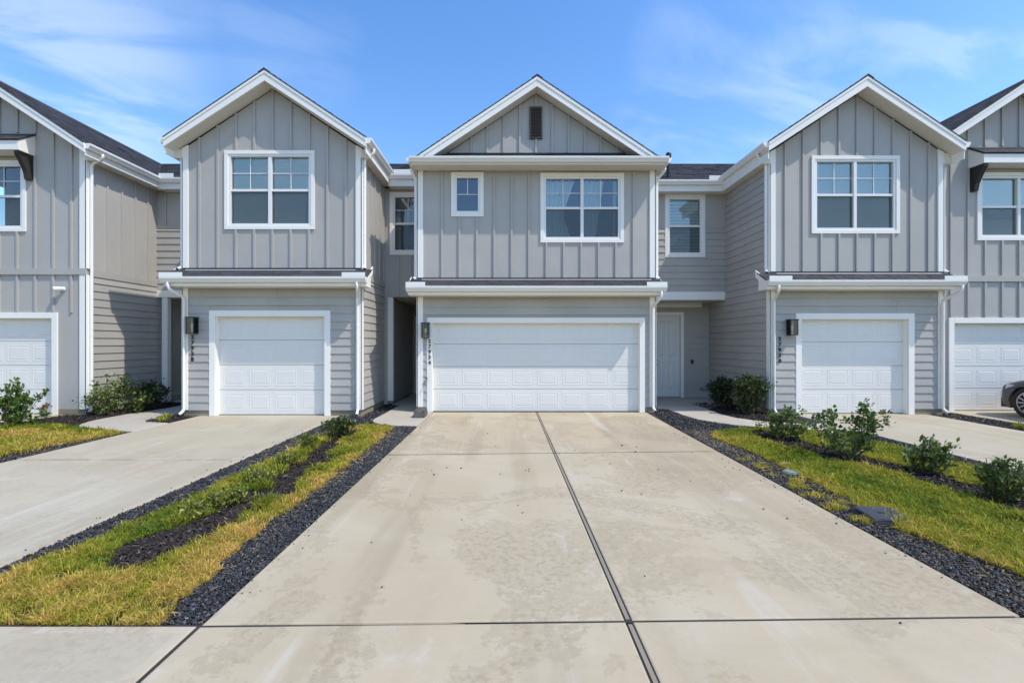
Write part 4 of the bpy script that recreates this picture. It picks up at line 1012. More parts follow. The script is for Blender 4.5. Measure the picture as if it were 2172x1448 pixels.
def rotm(n, flat=False):
    if flat:
        a = rng.uniform(0, 2 * np.pi, n); t = rng.normal(0, .35, n); b = rng.normal(0, .35, n)
    else: a, t, b = rng.uniform(0, 2 * np.pi, n), rng.uniform(0, 2 * np.pi, n), rng.uniform(0, 2 * np.pi, n)
    ca, sa, ct, st, cb, sb_ = np.cos(a), np.sin(a), np.cos(t), np.sin(t), np.cos(b), np.sin(b); z, o = np.zeros(n), np.ones(n)
    A = np.array([[ca, -sa, z], [sa, ca, z], [z, z, o]]).transpose(2, 0, 1); B = np.array([[o, z, z], [z, ct, -st], [z, st, ct]]).transpose(2, 0, 1); C = np.array([[cb, z, sb_], [z, o, z], [-sb_, z, cb]]).transpose(2, 0, 1)
    return A @ B @ C
def scatter(region, dens):
    """region: (x0,x1,y0,y1,test); density falls with distance from the street"""
    x0, x1, y0, y1, test = region; n = int((x1 - x0) * (y1 - y0) * dens); x, y = rng.uniform(x0, x1, n), rng.uniform(y0, y1, n)
    keep = test(x, y) & (rng.random(n) < np.clip((3.6 / np.maximum(y, 2.5)) ** 1.1, .22, 1)); return x[keep], y[keep]
def gravel(label, region, dens=4200, base=-.035, brown=0.):
    x, y = scatter(region, dens); n = len(x)
    sz = (.0035 + .0085 * rng.random(n) ** 2.2) * np.clip(y / 4.8, 1, 1.6)
    V = CUBE[None] * rng.uniform(.55, 1.1, (n, 8, 3)) * sz[:, None, None] * np.stack([np.ones(n) * 1.2, rng.uniform(.6, 1, n), rng.uniform(.4, .8, n)], 1)[:, None, :]
    V = np.einsum('nij,nkj->nki', rotm(n, True), V)
    V += np.stack([x, y, base + rng.uniform(0, .026, n) + .012 * vnoise(x, y, 3, 4)], 1)[:, None, :]
    t = rng.random(n) ** 2.0; c = np.array([.025, .026, .028])[None] + t[:, None] * np.array([.085, .086, .090])[None]
    bm_ = (rng.random(n) < .05 + brown) ; c[bm_] = np.array([.17, .125, .08]) * rng.uniform(.5, 1.3, (bm_.sum(), 1))
    gl = rng.random(n) < .018; c[gl] = np.array([.24, .24, .25]) * rng.uniform(.6, 1.2, (gl.sum(), 1))
    return np_mesh('gravel', V, BOXF, 8, c, M['stone'], label)
def chips(label, region, dens=2600, base=-.03):
    x, y = scatter(region, dens); n = len(x)
    L = rng.uniform(.012, .05, n) * np.clip(y / 5, 1, 1.7)
    V = CUBE[None] * rng.uniform(.7, 1.1, (n, 8, 3)) * np.stack([L, rng.uniform(.004, .010, n), rng.uniform(.002, .004, n)], 1)[:, None, :]
    V = np.einsum('nij,nkj->nki', rotm(n, True), V); V += np.stack([x, y, base + rng.uniform(0, .035, n)], 1)[:, None, :]
    c = np.array([.035, .027, .024])[None] * rng.uniform(.5, 1.9, (n, 1)); lt = rng.random(n) < .06; c[lt] = np.array([.20, .155, .115]) * rng.uniform(.5, 1.2, (lt.sum(), 1))
    return np_mesh('mulch', V, BOXF, 8, c, M['chips'], label)

G1 = [(-3.72, 2.655), (-2.02, 2.655), (-2.10, 3.1), (-2.17, 3.74), (-2.15, 5), (-2.19, 7.6), (-2.24, 8.85), (-2.45, 9.05), (-2.8, 9.12), (-3.15, 8.9), (-3.36, 7.8), (-3.33, 5.6), (-3.40, 4.1)]
B1 = [(-2.82, 3.55), (-2.68, 4.1), (-2.66, 4.9), (-2.78, 6.1), (-2.95, 8.3)]
G2 = [(3.62, 2.75), (3.66, 3.24), (3.48, 3.9), (3.56, 4.6), (3.60, 5.6), (3.68, 6.8), (3.58, 7.95), (3.70, 8.25), (4.02, 8.48), (4.40, 8.66), (5.0, 8.70), (5.5, 8.50), (6.0, 8.2), (6.08, 6.0), (6.1, 2.75)]
B2 = [(4.62, 8.1), (4.72, 6.7), (5.08, 5.75), (5.20, 4.8), (5.20, 2.9)]
G3 = [(-7.30, 2.8), (-7.42, 5.0), (-7.40, 6.65), (-7.2, 7.5), (-7.05, 8.32), (-7.7, 8.58), (-8.2, 8.76), (-8.55, 8.92), (-9.1, 9.1), (-10.05, 8.9), (-10.05, 2.8)]
def wob(x, y, s=.05, f=5, seed=9): return (vnoise(x, y, f, seed) - .5) * 2 * s + (vnoise(x, y, f * 5, seed + 50) - .5) * s * 1.1
def t_g1(x, y): return inpoly(x + wob(x, y), y, G1) & (polydist(x, y, B1) > .25 + wob(x, y, .10, 3.2, 3) - .07 * (y > 6.4))
def t_g2(x, y): return inpoly(x + wob(x, y), y, G2) & (polydist(x, y, B2) > .27 + wob(x, y, .10, 3, 5))
def t_g3(x, y): return inpoly(x + wob(x, y), y, G3)

gravel('black gravel strip between the left planting strip and the wide driveway', (-2.30, -1.80, 2.665, 8.97, lambda x, y: ~inpoly(x + wob(x, y), y, G1)), 16000)
gravel('black gravel strip beside the left driveway', (-3.74, -3.25, 2.665, 9.4, lambda x, y: ~inpoly(x + wob(x, y), y, G1)), 14000)
WK1 = [(-1.80, 8.95), (-1.80, 12.2), (-2.87, 12.2), (-2.88, 10.2), (-2.90, 9.85), (-2.86, 9.58), (-2.75, 9.38), (-2.60, 9.22), (-2.44, 9.13), (-2.1, 9.0)]
gravel('dark gravel around the walkway by the left house wall', (-3.75, -1.80, 8.8, 12.1, lambda x, y: ~inpoly(x, y, G1) & ~inpoly(x, y, WK1) & ((x > -3.30) | (y < 10.2))), 4200)
gravel('black gravel strip right of the wide driveway', (3.07, 3.80, 2.78, 8.6, lambda x, y: (x > 3.27 - (10 - y) * .0225) & ~inpoly(x + wob(x, y), y, G2)), 16000, brown=.22)
WK2 = [(3.4, 11.7), (3.95, 11.30), (3.99, 10.34), (4.08, 9.77), (4.28, 9.44), (4.55, 9.13), (5.0, 8.85), (5.45, 8.67), (5.95, 8.57), (6.6, 8.5), (6.6, 12)]
gravel('dark gravel bed between the double garage and the curved walkway', (3.25, 6.5, 8.1, 11.6, lambda x, y: ~inpoly(x, y, WK2) & ~inpoly(x + wob(x, y), y, G2) & ~((y > 10.75) & (x < 3.45))), 4200, brown=.04)
gravel('black gravel strip beside the right driveway', (5.98, 6.55, 2.78, 8.5, lambda x, y: ~inpoly(x + wob(x, y), y, G2)), 4800)
gravel('gravel strip between the right driveway and the parked car', (9.60, 10.44, 3, 10.8, lambda x, y: (y < 10.4) | (x > 10.0)), 3800, brown=.12)
gravel('thin gravel edge beside the left lawn', (-7.5, -6.97, 2.8, 8.44, lambda x, y: ~inpoly(x + wob(x, y), y, G3)), 4200, brown=.25)
chips('dark bark mulch bed in the left planting strip', (-3.3, -2.2, 3.1, 8.9, lambda x, y: polydist(x, y, B1) < .30), 7000)
chips('dark bark mulch bed under the right shrubs', (4.1, 5.75, 2.85, 8.6, lambda x, y: polydist(x, y, B2) < .42), 5200)
chips('dark mulch beside the right house under its shrubs', (4.9, 5.98, 9.2, 12.4, lambda x, y: ~inpoly(x, y, [(4.9, 9.0), (6.0, 9.25), (5.5, 9.42), (5.25, 9.60), (5.0, 9.92), (4.92, 10.3), (4.92, 12.5), (4.7, 12.5)])), 5200)
chips('dark mulch beside the leftmost house under its shrubs', (-10.1, -8.5, 8.95, 12.6, lambda x, y: ~inpoly(x, y, [(-8.55, 12.3), (-8.60, 11.4), (-8.78, 10.5), (-8.80, 9.75), (-8.72, 9.32), (-8.5, 8.98), (-8, 9), (-8, 12.4)]) & ((x > -9.6) | (y < 10.3))), 5200)
chips('dark soil patch beside the downspout of the left house', (-7.75, -6.98, 9.35, 10.2, lambda x, y: x > -7.7 + .5 * np.maximum(0, 9.65 - y) * 2), 3600)

def turf(poly, label, zoff=-.03):
    mb = MB(); mb.prism([(x, y, -.07) for x, y in poly], (0, 0, .07 + zoff), M['soil']); return mb
def blades(label, region, dens, hue, hmul=1., base=-.028, name='grass', near_pow=1.0):
    x0, x1, y0, y1, test = region; n = int((x1 - x0) * (y1 - y0) * dens); x, y = rng.uniform(x0, x1, n), rng.uniform(y0, y1, n)
    keep = test(x, y) & (rng.random(n) < np.clip((vnoise(x, y, 9, 27) - .16) * 3.4, .12, 1)) & (rng.random(n) < np.clip((3.4 / np.maximum(y, 2.6)) ** near_pow, .25, 1)); x, y = x[keep], y[keep]; n = len(x)
    clump = vnoise(x, y, 7, 21); patch = vnoise(x, y, 1.7, 22); fine = vnoise(x, y, 22, 23)
    h = (.018 + .036 * rng.random(n) + .034 * clump) * hmul * np.where(rng.random(n) < .07, 1.7, 1.0); w = rng.uniform(.0022, .0042, n) * np.clip(y / 3.6, 1, 2.3)
    az = rng.uniform(0, 2 * np.pi, n) + (fine - .5) * 3; lean = rng.uniform(.2, 1.5, n); yaw = rng.uniform(0, 2 * np.pi, n)
    dx, dy = np.cos(az), np.sin(az); px_, py_ = -np.sin(yaw) * w, np.cos(yaw) * w
    b = base + .016 * patch + .010 * clump
    V = np.zeros((n, 5, 3))
    V[:, 0] = np.stack([x - px_, y - py_, b], 1); V[:, 1] = np.stack([x + px_, y + py_, b], 1)
    mx, my, mz = x + dx * h * lean * .35, y + dy * h * lean * .35, b + h * .62
    V[:, 2] = np.stack([mx + px_ * .8, my + py_ * .8, mz], 1); V[:, 3] = np.stack([mx - px_ * .8, my - py_ * .8, mz], 1)
    V[:, 4] = np.stack([x + dx * h * lean, y + dy * h * lean, b + h * np.clip(1.12 - .45 * lean, .42, 1)], 1)
    s = np.clip(hue(x, y) + (fine - .5) * .45 + (clump - .5) * .30 + rng.normal(0, .15, n), 0, 1)[:, None]
    green = np.array([.15, .235, .028]); lime = np.array([.43, .42, .040]); straw = np.array([.76, .52, .15])
    c = np.where(s < .5, green + (lime - green) * s * 2, lime + (straw - lime) * (s - .5) * 2) * rng.uniform(.62, 1.3, (n, 1))
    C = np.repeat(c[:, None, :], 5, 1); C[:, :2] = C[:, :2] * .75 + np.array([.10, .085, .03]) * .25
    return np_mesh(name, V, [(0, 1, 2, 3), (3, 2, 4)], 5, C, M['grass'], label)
def h1(x, y):
    edge = np.clip(1 - (np.minimum(-2.1 - x, 9)) / .32, 0, 1) * .38
    return .43 + edge + .62 * (vnoise(x, y, 2.3, 31) - .46) + .07 * np.clip((4.2 - y) / 1.4, 0, 1) - .26 * np.exp(-((x + 3.1) / .22) ** 2) * (y > 3.9) * (y < 6)
def h2(x, y):
    edge = np.clip(1 - (x - 3.55) / .38, 0, 1) * .34
    return .36 + edge + .40 * (vnoise(x, y, 1.7, 33) - .5) * 1.3 - .10 * (x > 5.3) - .05 * (y > 7)
def h3(x, y): return .74 + .55 * (vnoise(x, y, 1.6, 35) - .5) - .55 * np.clip((y - 8.15) / .7, 0, 1)
blades('patchy yellow-green grass strip left of the wide driveway', (-3.8, -1.98, 2.66, 9.2, t_g1), 32000, h1, .85)
blades('green grass strip with shrubs right of the wide driveway', (3.4, 6.15, 2.755, 8.75, t_g2), 23000, h2, 1.12)
blades('dry yellow lawn at the left edge', (-10.05, -7.0, 5.4, 9.15, t_g3), 17000, h3, 1.1)
# longer weedy tufts along the bed edges
def tufts(label, spots, dens, hue, hm=2.0):
    def t(x, y):
        k = np.zeros(len(x), bool)
        for (a, b, r) in spots: k |= np.hypot(x - a, y - b) < r * (.45 + .75 * vnoise(x, y, 14, 41))
        return k
    xs, ys, rs = zip(*spots); m_ = max(rs) * 1.3
    return blades(label, (min(xs) - m_, max(xs) + m_, min(ys) - m_, max(ys) + m_, t), dens, hue, hm, near_pow=.6)
tufts('taller dark green tufts of grass along the left mulch bed', [(-3.0, 4.15, .13), (-3.04, 4.55, .17), (-2.98, 4.9, .13), (-2.84, 5.12, .15), (-3.05, 5.5, .15), (-2.46, 4.6, .10), (-2.9, 6.25, .15), (-3.1, 6.7, .17), (-3.12, 7.1, .16), (-3.15, 7.5, .19), (-2.44, 5.9, .11), (-2.9, 5.75, .12), (-2.5, 6.7, .10)], 13000, lambda x, y: .24 + .6 * (vnoise(x, y, 4, 61) - .4), 1.9)
tufts('tuft of green weeds beside the downspout of the left house', [(-7.45, 9.95, .11), (-7.25, 9.6, .13), (-7.4, 9.75, .1)], 9000, lambda x, y: .3 + 0 * x)
tufts('tuft of weeds in the gravel near the parked car', [(9.95, 8.75, .16), (10.15, 8.5, .14), (10.2, 8.9, .1)], 9000, lambda x, y: .25 + 0 * x)
tufts('sparse grass creeping over the gravel near the utility lids', [(3.3, 5.2, .12), (3.28, 4.9, .12), (3.25, 4.55, .12), (3.4, 4.75, .1), (3.25, 4.2, .08), (3.3, 5.6, .1), (3.36, 6.0, .1), (3.42, 5.4, .09), (3.3, 6.4, .08)], 6500, lambda x, y: .62 + 0 * x, 1.0)
# soil under the turf
mb = turf(G1, ''); mb.build('turf_soil', label='soil under the left grass strip', kind='structure')
mb = turf(G2, ''); mb.build('turf_soil', label='soil under the right grass strip', kind='structure')
mb = turf(G3, ''); mb.build('turf_soil', label='soil under the left lawn', kind='structure')
# dry grass clippings and stray stones lying across the gravel edges
xs_ = np.concatenate([rng.normal(-2.13, .10, 420), rng.normal(3.50, .13, 420), rng.normal(-3.42, .07, 240)]); ys_ = rng.uniform(2.75, 8.4, len(xs_)); k_ = len(xs_)
V = CUBE[None] * rng.uniform(.7, 1.1, (k_, 8, 3)) * np.stack([rng.uniform(.012, .035, k_), rng.uniform(.0012, .002, k_), rng.uniform(.0008, .0015, k_)], 1)[:, None, :] * np.clip(ys_ / 4, 1, 1.6)[:, None, None]
V = np.einsum('nij,nkj->nki', rotm(k_, True), V); V += np.stack([xs_, ys_, np.full(k_, .004)], 1)[:, None, :]
np_mesh('grass_clippings', V, BOXF, 8, np.array([.50, .37, .17])[None] * rng.uniform(.4, 1.2, (k_, 1)), M['chips'], 'dry straw clippings strewn over the gravel edges')
xs_ = np.concatenate([XL + np.abs(rng.normal(0, .07, 45)), 3.1 - np.abs(rng.normal(0, .08, 45)), -3.78 - np.abs(rng.normal(0, .06, 25))]); ys_ = rng.uniform(2.75, 9.0, len(xs_)); k_ = len(xs_)
V = CUBE[None] * rng.uniform(.5, 1.1, (k_, 8, 3)) * (rng.uniform(.002, .0065, k_) * np.clip(ys_ / 4.8, 1, 1.3))[:, None, None] * np.array([1.2, .9, .6]); V = np.einsum('nij,nkj->nki', rotm(k_, True), V); V += np.stack([xs_, ys_, np.full(k_, .005)], 1)[:, None, :]
np_mesh('stray_stones', V, BOXF, 8, np.array([.05, .052, .058])[None] * rng.uniform(.4, 2.2, (k_, 1)), M['stone'], 'stray gravel stones along the driveway edges')
# grit on the driveway
n = 46; gx = rng.uniform(-1.6, 3.0, n); gy = rng.uniform(2.3, 9.5, n) ** 1.0
ex = [(655, 1136), (810, 1246), (1368, 1222), (1910, 1322), (1464, 1020), (1620, 1080), (555, 1140 - 4), (1115, 998), (1320, 945), (1670, 1100)]
for i, (a, b) in enumerate(ex): gx[i], gy[i] = GP(a, b)
V = CUBE[None] * rng.uniform(.5, 1.1, (n, 8, 3)) * (rng.uniform(.003, .008, n) * np.clip(gy / 4, .9, 1.5))[:, None, None] * np.array([1.2, .9, .55]); V = np.einsum('nij,nkj->nki', rotm(n, True), V); V += np.stack([gx, gy, np.full(n, .006)], 1)[:, None, :]
np_mesh('grit', V, BOXF, 8, np.full((n, 3), .03), M['stone'], 'small dark bits of gravel scattered over the wide driveway')

# ------------------------------------------------------------------ shrubs
LEAF = np.array([(0, 0, 0), (.5, .42, .06), (1, 0, .02), (.5, -.42, .06), (.5, 0, -.02)])
LF = [(0, 4, 1), (4, 2, 1), (0, 3, 4), (4, 3, 2)]
def shrub(name, label, base, height, width, n_stems, leaves, leaf_len, cols, cat='shrub', group=None, spread=.8, clump=.085, seed=1, tips_only=.55, depth=None, stem_r=.005, lw=.42, low=.70, side=2):
    r = np.random.default_rng(seed); h = empty(name, (*base, -.02), label, cat, group)
    bx, by = base; mb = MB(); tips = []; depth = depth or width
    for k in range(n_stems):
        a = r.uniform(0, 2 * np.pi); q = np.sqrt(r.random()) * spread
        top = np.array([bx + math.cos(a) * q * width / 2, by + math.sin(a) * q * depth / 2, height * (1 - .45 * q ** 2) * r.uniform(low, 1.0)])
        st = np.array([bx + r.normal(0, .03), by + r.normal(0, .03), -.03]); mid = st * .5 + top * .5 + np.array([(top - st)[0] * .22, (top - st)[1] * .22, -.04 * height]) + r.normal(0, .02, 3)
        path = [st, mid, top]; mb.sweep([tuple(p) for p in path], stem_r, stem_r, M['bark'], up=(.3, .7, .1), sides=4)
        tips.append((mid, top)); tips.append((st * .55 + mid * .45, mid))
        for _ in range(side):
            t = r.uniform(.35, .9); p = mid * (1 - t) + top * t; e = p + np.array([r.normal(0, 1) * width * .14, r.normal(0, 1) * depth * .14, r.uniform(.02, .16) * height])
            e[2] = min(e[2], height); mb.sweep([tuple(p), tuple(e)], stem_r * .55, stem_r * .55, M['bark'], up=(.3, .7, .1), sides=3); tips.append((p, e))
    mb.build('stems', h)
    per = max(6, leaves // len(tips)); P, D, S = [], [], []
    for (a, b) in tips:
        m_ = int(per * r.uniform(.6, 1.4)); t = np.where(r.random(m_) < tips_only, 1 - np.abs(r.normal(0, .09, m_)), r.uniform(.05, 1, m_)); t = np.clip(t, 0, 1.02)
        p = a[None] * (1 - t[:, None]) + b[None] * t[:, None] + r.normal(0, clump * .28, (m_, 3)); d = r.normal(0, 1, (m_, 3)) + (b - a)[None] / max(1e-3, np.linalg.norm(b - a)) * .8 + np.array([0, 0, .25])
        P.append(p); D.append(d); S.append(np.full(m_, r.uniform(.75, 1.25)))
    P, D, S = np.concatenate(P), np.concatenate(D), np.concatenate(S); n = len(P); D /= np.linalg.norm(D, axis=1)[:, None]
    upv = r.normal(0, .45, (n, 3)) + np.array([0, 0, 1]); U = np.cross(upv, D); U /= np.linalg.norm(U, axis=1)[:, None] + 1e-9; N = np.cross(D, U)
    L = leaf_len * r.uniform(.65, 1.2, n); lf = LEAF.copy(); lf[:, 1] *= lw / .42
    V = P[:, None, :] + L[:, None, None] * (lf[None, :, 0:1] * D[:, None, :] + lf[None, :, 1:2] * U[:, None, :] + lf[None, :, 2:3] * N[:, None, :])
    V[:, :, 2] = np.maximum(V[:, :, 2], -.02)
    t = r.random(n)[:, None]; c = (np.array(cols[0]) * (1 - t) + np.array(cols[1]) * t) * S[:, None]
    hi = r.random(n) < .20; c[hi] = np.array(cols[2]) * r.uniform(.7, 1.2, (hi.sum(), 1))
    np_mesh('foliage', V, LF, 5, c, M['leaf'], None, h, None)
    return h
PITT = ((.062, .108, .028), (.125, .19, .046), (.27, .32, .095)); DARK = ((.018, .040, .018), (.035, .066, .024), (.085, .12, .05)); LOOSE = ((.07, .115, .024), (.15, .195, .04), (.27, .30, .08))
b, Y = GP(1660, 930); shrub('shrub', 'small rounded shrub nearest the curved walkway in the right grass strip', (b, Y),   .60, .60, 14, 1150, .056, PITT, group='shrubs in the right planting strip', seed=3, low=.5, tips_only=.8, clump=.10, spread=1.0)
b, Y = GP(1800, 972); shrub('shrub', 'tallest double-topped shrub in the right grass strip, before the white garage door', (b, Y),  .94, .80, 15, 1450, .058, PITT, group='shrubs in the right planting strip', seed=15, spread=1.0, low=.42, tips_only=.8, clump=.11)
b, Y = GP(1970, 1004); shrub('shrub', 'upright narrow-leaved shrub third along the right grass strip', (b, Y), .50, .46, 13, 900, .068, ((.065, .11, .026), (.13, .185, .04), (.27, .30, .075)), group='shrubs in the right planting strip', seed=8, lw=.24, low=.5, tips_only=.45, spread=1.0)
b, Y = GP(2132, 1062); shrub('shrub', 'shrub nearest the viewer at the right edge of the grass strip', (b, Y), .58, .38, 13, 900, .066, ((.058, .105, .026), (.115, .175, .04), (.25, .29, .075)), group='shrubs in the right planting strip', seed=9, lw=.24, low=.5, tips_only=.45, spread=1.0)
shrub('shrub', 'dense dark hedge bush closest to the white front door', (5.36, 11.35), .84, .78, 26, 2600, .06, DARK, group='bushes along the house walls', seed=21, clump=.16)
shrub('shrub', 'dense bush between the front door bush and the corner downspout of the right house', (5.56, 10.45), .95, .86, 30, 3200, .062, ((.028, .055, .016), (.06, .095, .024), (.19, .22, .05)), group='bushes along the house walls', seed=22, clump=.16)
shrub('shrub', 'large loose yellow-green bush against the leftmost house wall', (-9.05, 10.55), .98, 1.15, 20, 2000, .075, LOOSE, group='bushes along the house walls', seed=25, clump=.20, spread=1.0, lw=.30, low=.45, tips_only=.7)
shrub('shrub', 'small dark bush beside the porch post of the left house', (-8.88, 11.35), .66, .78, 20, 1700, .06, DARK, group='bushes along the house walls', seed=27, clump=.15)
b, Y = GP(25, 905); shrub('shrub', 'glossy green shrub at the left edge in front of the garage', (b - .1, Y), .98, 1.15, 16, 1700, .085, ((.045, .105, .018), (.10, .18, .03), (.22, .28, .06)), seed=31, spread=1.0, lw=.28, low=.45)
b, Y = GP(95, 884); shrub('weed', 'small weed with reddish leaves before the leftmost garage door', (b, Y), .30, .28, 5, 130, .05, ((.16, .05, .03), (.22, .10, .05), (.12, .12, .04)), cat='weed', seed=33)
b, Y = GP(725, 927); shrub('shrub', 'low spreading shrub at the house end of the left planting strip', (b, Y), .34, .64, 16, 1300, .055, ((.030, .055, .018), (.065, .095, .022), (.15, .17, .045)), seed=35, lw=.28, spread=.95)
b, Y = GP(655, 955); shrub('shrub', 'tiny yellowish shrub below the low shrub in the left planting strip', (b, Y), .26, .30, 9, 500, .05, ((.07, .10, .022), (.14, .17, .03), (.22, .22, .05)), seed=37, lw=.26)

for px_, py_, hh_, ww_, sd_, lab_ in ((478, 1072, .22, .30, 51, 'leafy green clump beside the nearest patch of mulch in the left planting strip'), (548, 1030, .24, .30, 52, 'leafy clump second from the sidewalk in the left planting strip'),
                                 (612, 985, .22, .28, 53, 'yellow-green clump midway along the left planting strip'), (405, 1098, .16, .26, 54, 'lowest dark green clump nearest the sidewalk in the left planting strip')):
    b, Y = GP(px_, py_); shrub('weed', lab_, (b, Y), hh_, ww_, 11, 520, .045, ((.11, .15, .024), (.22, .25, .036), (.36, .34, .07)), cat='weed', group='leafy clumps in the left planting strip', seed=sd_, lw=.24, low=.5, spread=1.0, tips_only=.4)

# ------------------------------------------------------------------ lids and box in the right gravel strip
x, y = GP(1681, 1001)
u = empty('meter_box', (x, y, 0), 'round pale green utility lid in the gravel', 'meter box')
mb = MB(); mb.lathe((x, y, -.05), (0, 0, 1), [(.115, 0), (.115, .052), (.108, .058)], M['plastic_green'], 28); mb.build('rim', u)
mb = MB(); mb.lathe((x, y, .009), (0, 0, 1), [(.098, 0), (.098, .006), (.09, .010), (.03, .012)], M['plastic_green'], 28); mb.build('cover', u)
x, y = GP(1672, 984)
u = empty('meter_box', (x, y, 0), 'small grey rectangular utility lid behind the round green one', 'meter box')
mb = MB(); mb.box(x - .10, x + .10, y - .08, y + .08, -.05, .004, M['plastic_grey']); mb.build('rim', u, bevel=.01)
mb = MB(); mb.box(x - .085, x + .085, y - .065, y + .065, .0045, .014, M['plastic_grey']); mb.build('cover', u, bevel=.005)
x, y = GP(1868, 1096)
u = empty('utility_box', (x, y, 0), 'dark plastic utility box with a tilted lid in the right gravel strip', 'utility box')
mb = MB(); mb.prism([(x - .19, y - .16, -.06), (x + .19, y - .20, -.06), (x + .21, y + .14, -.06), (x - .16, y + .20, -.06)], (0, 0, .075), M['plastic_black']); mb.build('rim', u, bevel=.01)
mb = MB(); mb.hexa([(x - .17, y - .14, .016), (x + .17, y - .175, .020), (x + .19, y + .12, .034), (x - .14, y + .175, .030), (x - .165, y - .135, .034), (x + .165, y - .17, .038), (x + .185, y + .115, .054), (x - .135, y + .17, .048)], M['plastic_black']); mb.build('lid', u, bevel=.006)
mb = MB(); mb.box(x - .03, x + .03, y - .02, y + .01, .0405, .047, M['black_metal']); mb.build('finger_hole', u)
x, y = GP(708, 895)
mb = MB(); mb.lathe((x, y, -.02), (0, 0, 1), [(.05, 0), (.062, .05), (.05, .10), (.02, .12)], M['stone_block'], 9); mb.build('rock', label='small dark rock at the corner of the left driveway', cat='rock', bevel=.008)

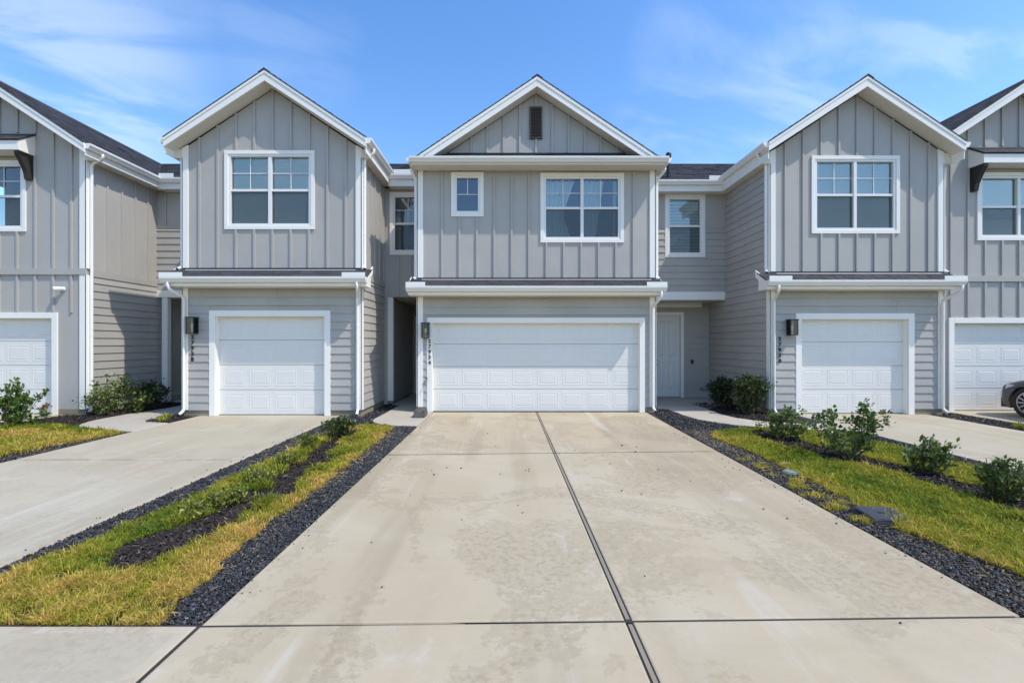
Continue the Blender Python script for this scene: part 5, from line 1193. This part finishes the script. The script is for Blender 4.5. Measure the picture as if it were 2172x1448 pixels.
# ------------------------------------------------------------------ the car at the right edge, nose to the garage
def car():
    cxm_, yn = 12.03, 10.52                              # centre line, nose
    h = empty('parked_car', (cxm_, yn - 2.3, 0), 'dark grey car parked nose-in, cut off by the right edge', 'car')
    # sections: distance from the nose, half width, z bottom, z shoulder, z top, half width at top
    sec = [(.00, .55, .30, .52, .58, .45), (.06, .70, .24, .60, .68, .58), (.20, .83, .20, .66, .76, .68), (.45, .895, .19, .70, .83, .74), (.90, .92, .19, .74, .90, .78), (1.45, .925, .19, .80, .97, .80),
           (1.60, .925, .19, .86, 1.02, .78), (2.15, .925, .19, .90, 1.36, .64), (2.6, .925, .19, .91, 1.44, .62), (3.3, .925, .19, .92, 1.42, .61), (3.9, .915, .19, .94, 1.20, .64), (4.25, .90, .22, .94, 1.04, .72), (4.55, .84, .28, .90, .96, .70), (4.65, .72, .36, .80, .86, .58)]
    wheels = (.80, 3.55); wr = .345
    dense = []
    for i in range(len(sec) - 1):
        k = 5
        for j in range(k):
            t = j / k; dense.append(tuple(a * (1 - t) + b_ * t for a, b_ in zip(sec[i], sec[i + 1])))
    dense.append(sec[-1]); vs, fs = [], []
    for (d, w, zb, zsh, zt, wt) in dense:
        arch = 0
        for wc in wheels:
            q = (wr + .05) ** 2 - (d - wc) ** 2
            if q > 0: arch = max(arch, .33 + math.sqrt(q))
        zl = max(zb, min(arch, zsh - .06))
        half = [(w * .94, zl), (w, max(zl + .02, zb + (zsh - zb) * .35)), (w, max(zl + .03, zb + (zsh - zb) * .7)), (w * .975, zsh), (wt + (w - wt) * .5, zsh + (zt - zsh) * .5 if zt - zsh < .25 else zsh + (zt - zsh) * .5), (wt, zt - .03), (wt * .75, zt), (0, zt + .012)]
        ring = [(cxm_ - a, z) for a, z in half] + [(cxm_ + a, z) for a, z in half[-2::-1]]
        vs += [(x, yn - d, z) for x, z in ring]
    n = 15
    for i in range(len(dense) - 1):
        for j in range(n - 1): fs.append((i * n + j, i * n + j + 1, (i + 1) * n + j + 1, (i + 1) * n + j))
    fs += [tuple(range(n)), tuple((len(dense) - 1) * n + j for j in range(n))]
    mb = MB(); mb.poly(fs, vs, M['car']); body = mb.build('body', h, smooth=True)
    mb = MB(); mb.box(cxm_ - .80, cxm_ + .80, yn - 4.5, yn - .15, .20, .40, M['black_metal']); mb.build('underbody', h)
    # glass
    for s in (-1, 1):
        mb = MB(); mb.poly([(0, 1, 2, 3)], [(cxm_ + s * .912, yn - 1.95, .96), (cxm_ + s * .912, yn - 3.85, .985), (cxm_ + s * .665, yn - 3.3, 1.37), (cxm_ + s * .675, yn - 2.35, 1.37)], M['car_glass']); mb.build('side_window', h)
        mb = MB(); mb.prism([(cxm_ + s * .62, yn - .075, .56), (cxm_ + s * .87, yn - .33, .62), (cxm_ + s * .885, yn - .52, .70), (cxm_ + s * .80, yn - .30, .72), (cxm_ + s * .62, yn - .12, .66)], (s * .012, .02, .01), M['lens']); mb.build('headlight', h)
        mb = MB(); mb.box(cxm_ + s * .96 - .07, cxm_ + s * .96 + .07, yn - 1.98, yn - 1.86, .95, 1.08, M['car']); mb.build('mirror', h, bevel=.02)
        mb = MB(); mb.box(cxm_ + s * .925 - .012, cxm_ + s * .925 + .012, yn - 2.9, yn - 2.72, .84, .865, M['alloy']); mb.build('door_handle', h, bevel=.004)
        for d in wheels:
            c = (cxm_ + s * .70, yn - d, wr)
            mb = MB(); mb.lathe(c, (s, 0, 0), [(wr - .11, .0), (wr - .02, .0), (wr, .03), (wr, .18), (wr - .02, .215), (wr - .10, .222), (wr - .115, .20)], M['tyre'], 36); wh = mb.build('wheel', h, smooth=True)
            mb = MB(); mb.lathe((c[0] + s * .10, c[1], c[2]), (s, 0, 0), [(wr - .12, 0), (wr - .12, .02)], M['black_metal'], 24); mb.build('brake_disc', wh)
            mb = MB()
            mb.lathe((c[0] + s * .195, c[1], c[2]), (s, 0, 0), [(.055, 0), (.055, .02), (.03, .028)], M['alloy'], 16)
            for k in range(32):
                a0, a1 = 2 * math.pi * k / 32, 2 * math.pi * (k + 1) / 32; ri, ro = wr - .128, wr - .102
                mb.poly([(0, 1, 2, 3), (0, 4, 5, 1)], [(c[0] + s * .215, c[1] + r_ * math.cos(a), c[2] + r_ * math.sin(a)) for r_, a in ((ri, a0), (ri, a1), (ro, a1), (ro, a0))] + [(c[0] + s * .16, c[1] + ri * math.cos(a), c[2] + ri * math.sin(a)) for a in (a0, a1)], M['alloy'])
            for k in range(12):
                a = 2 * math.pi * k / 12; e = Vector((0, math.cos(a), math.sin(a))); t = Vector((0, -math.sin(a), math.cos(a))) * .011; o_ = Vector((c[0] + s * .195, c[1], c[2])); q = Vector((s * .018, 0, 0))
                A, B_ = o_ + e * .04, o_ + e * (wr - .12)
                mb.hexa([A - t, A + t, B_ + t * 1.3, B_ - t * 1.3, A - t + q, A + t + q, B_ + t * 1.3 + q, B_ - t * 1.3 + q], M['alloy'])
            mb.build('rim', wh)
    mb = MB(); mb.poly([(0, 1, 2, 3)], [(cxm_ - .76, yn - 1.56, 1.02), (cxm_ + .76, yn - 1.56, 1.02), (cxm_ + .60, yn - 2.12, 1.362), (cxm_ - .60, yn - 2.12, 1.362)], M['car_glass']); mb.build('windscreen', h)
    mb = MB(); mb.poly([(0, 1, 2, 3)], [(cxm_ - .62, yn - 3.96, 1.20), (cxm_ + .62, yn - 3.96, 1.20), (cxm_ + .58, yn - 3.4, 1.43), (cxm_ - .58, yn - 3.4, 1.43)], M['car_glass']); mb.build('rear_window', h)
    mb = MB(); mb.prism([(cxm_ - .5, yn + .004, .36), (cxm_ + .5, yn + .004, .36), (cxm_ + .44, yn + .004, .53), (cxm_ - .44, yn + .004, .53)], (0, .012, 0), M['black_metal']); mb.build('grille', h)
car()
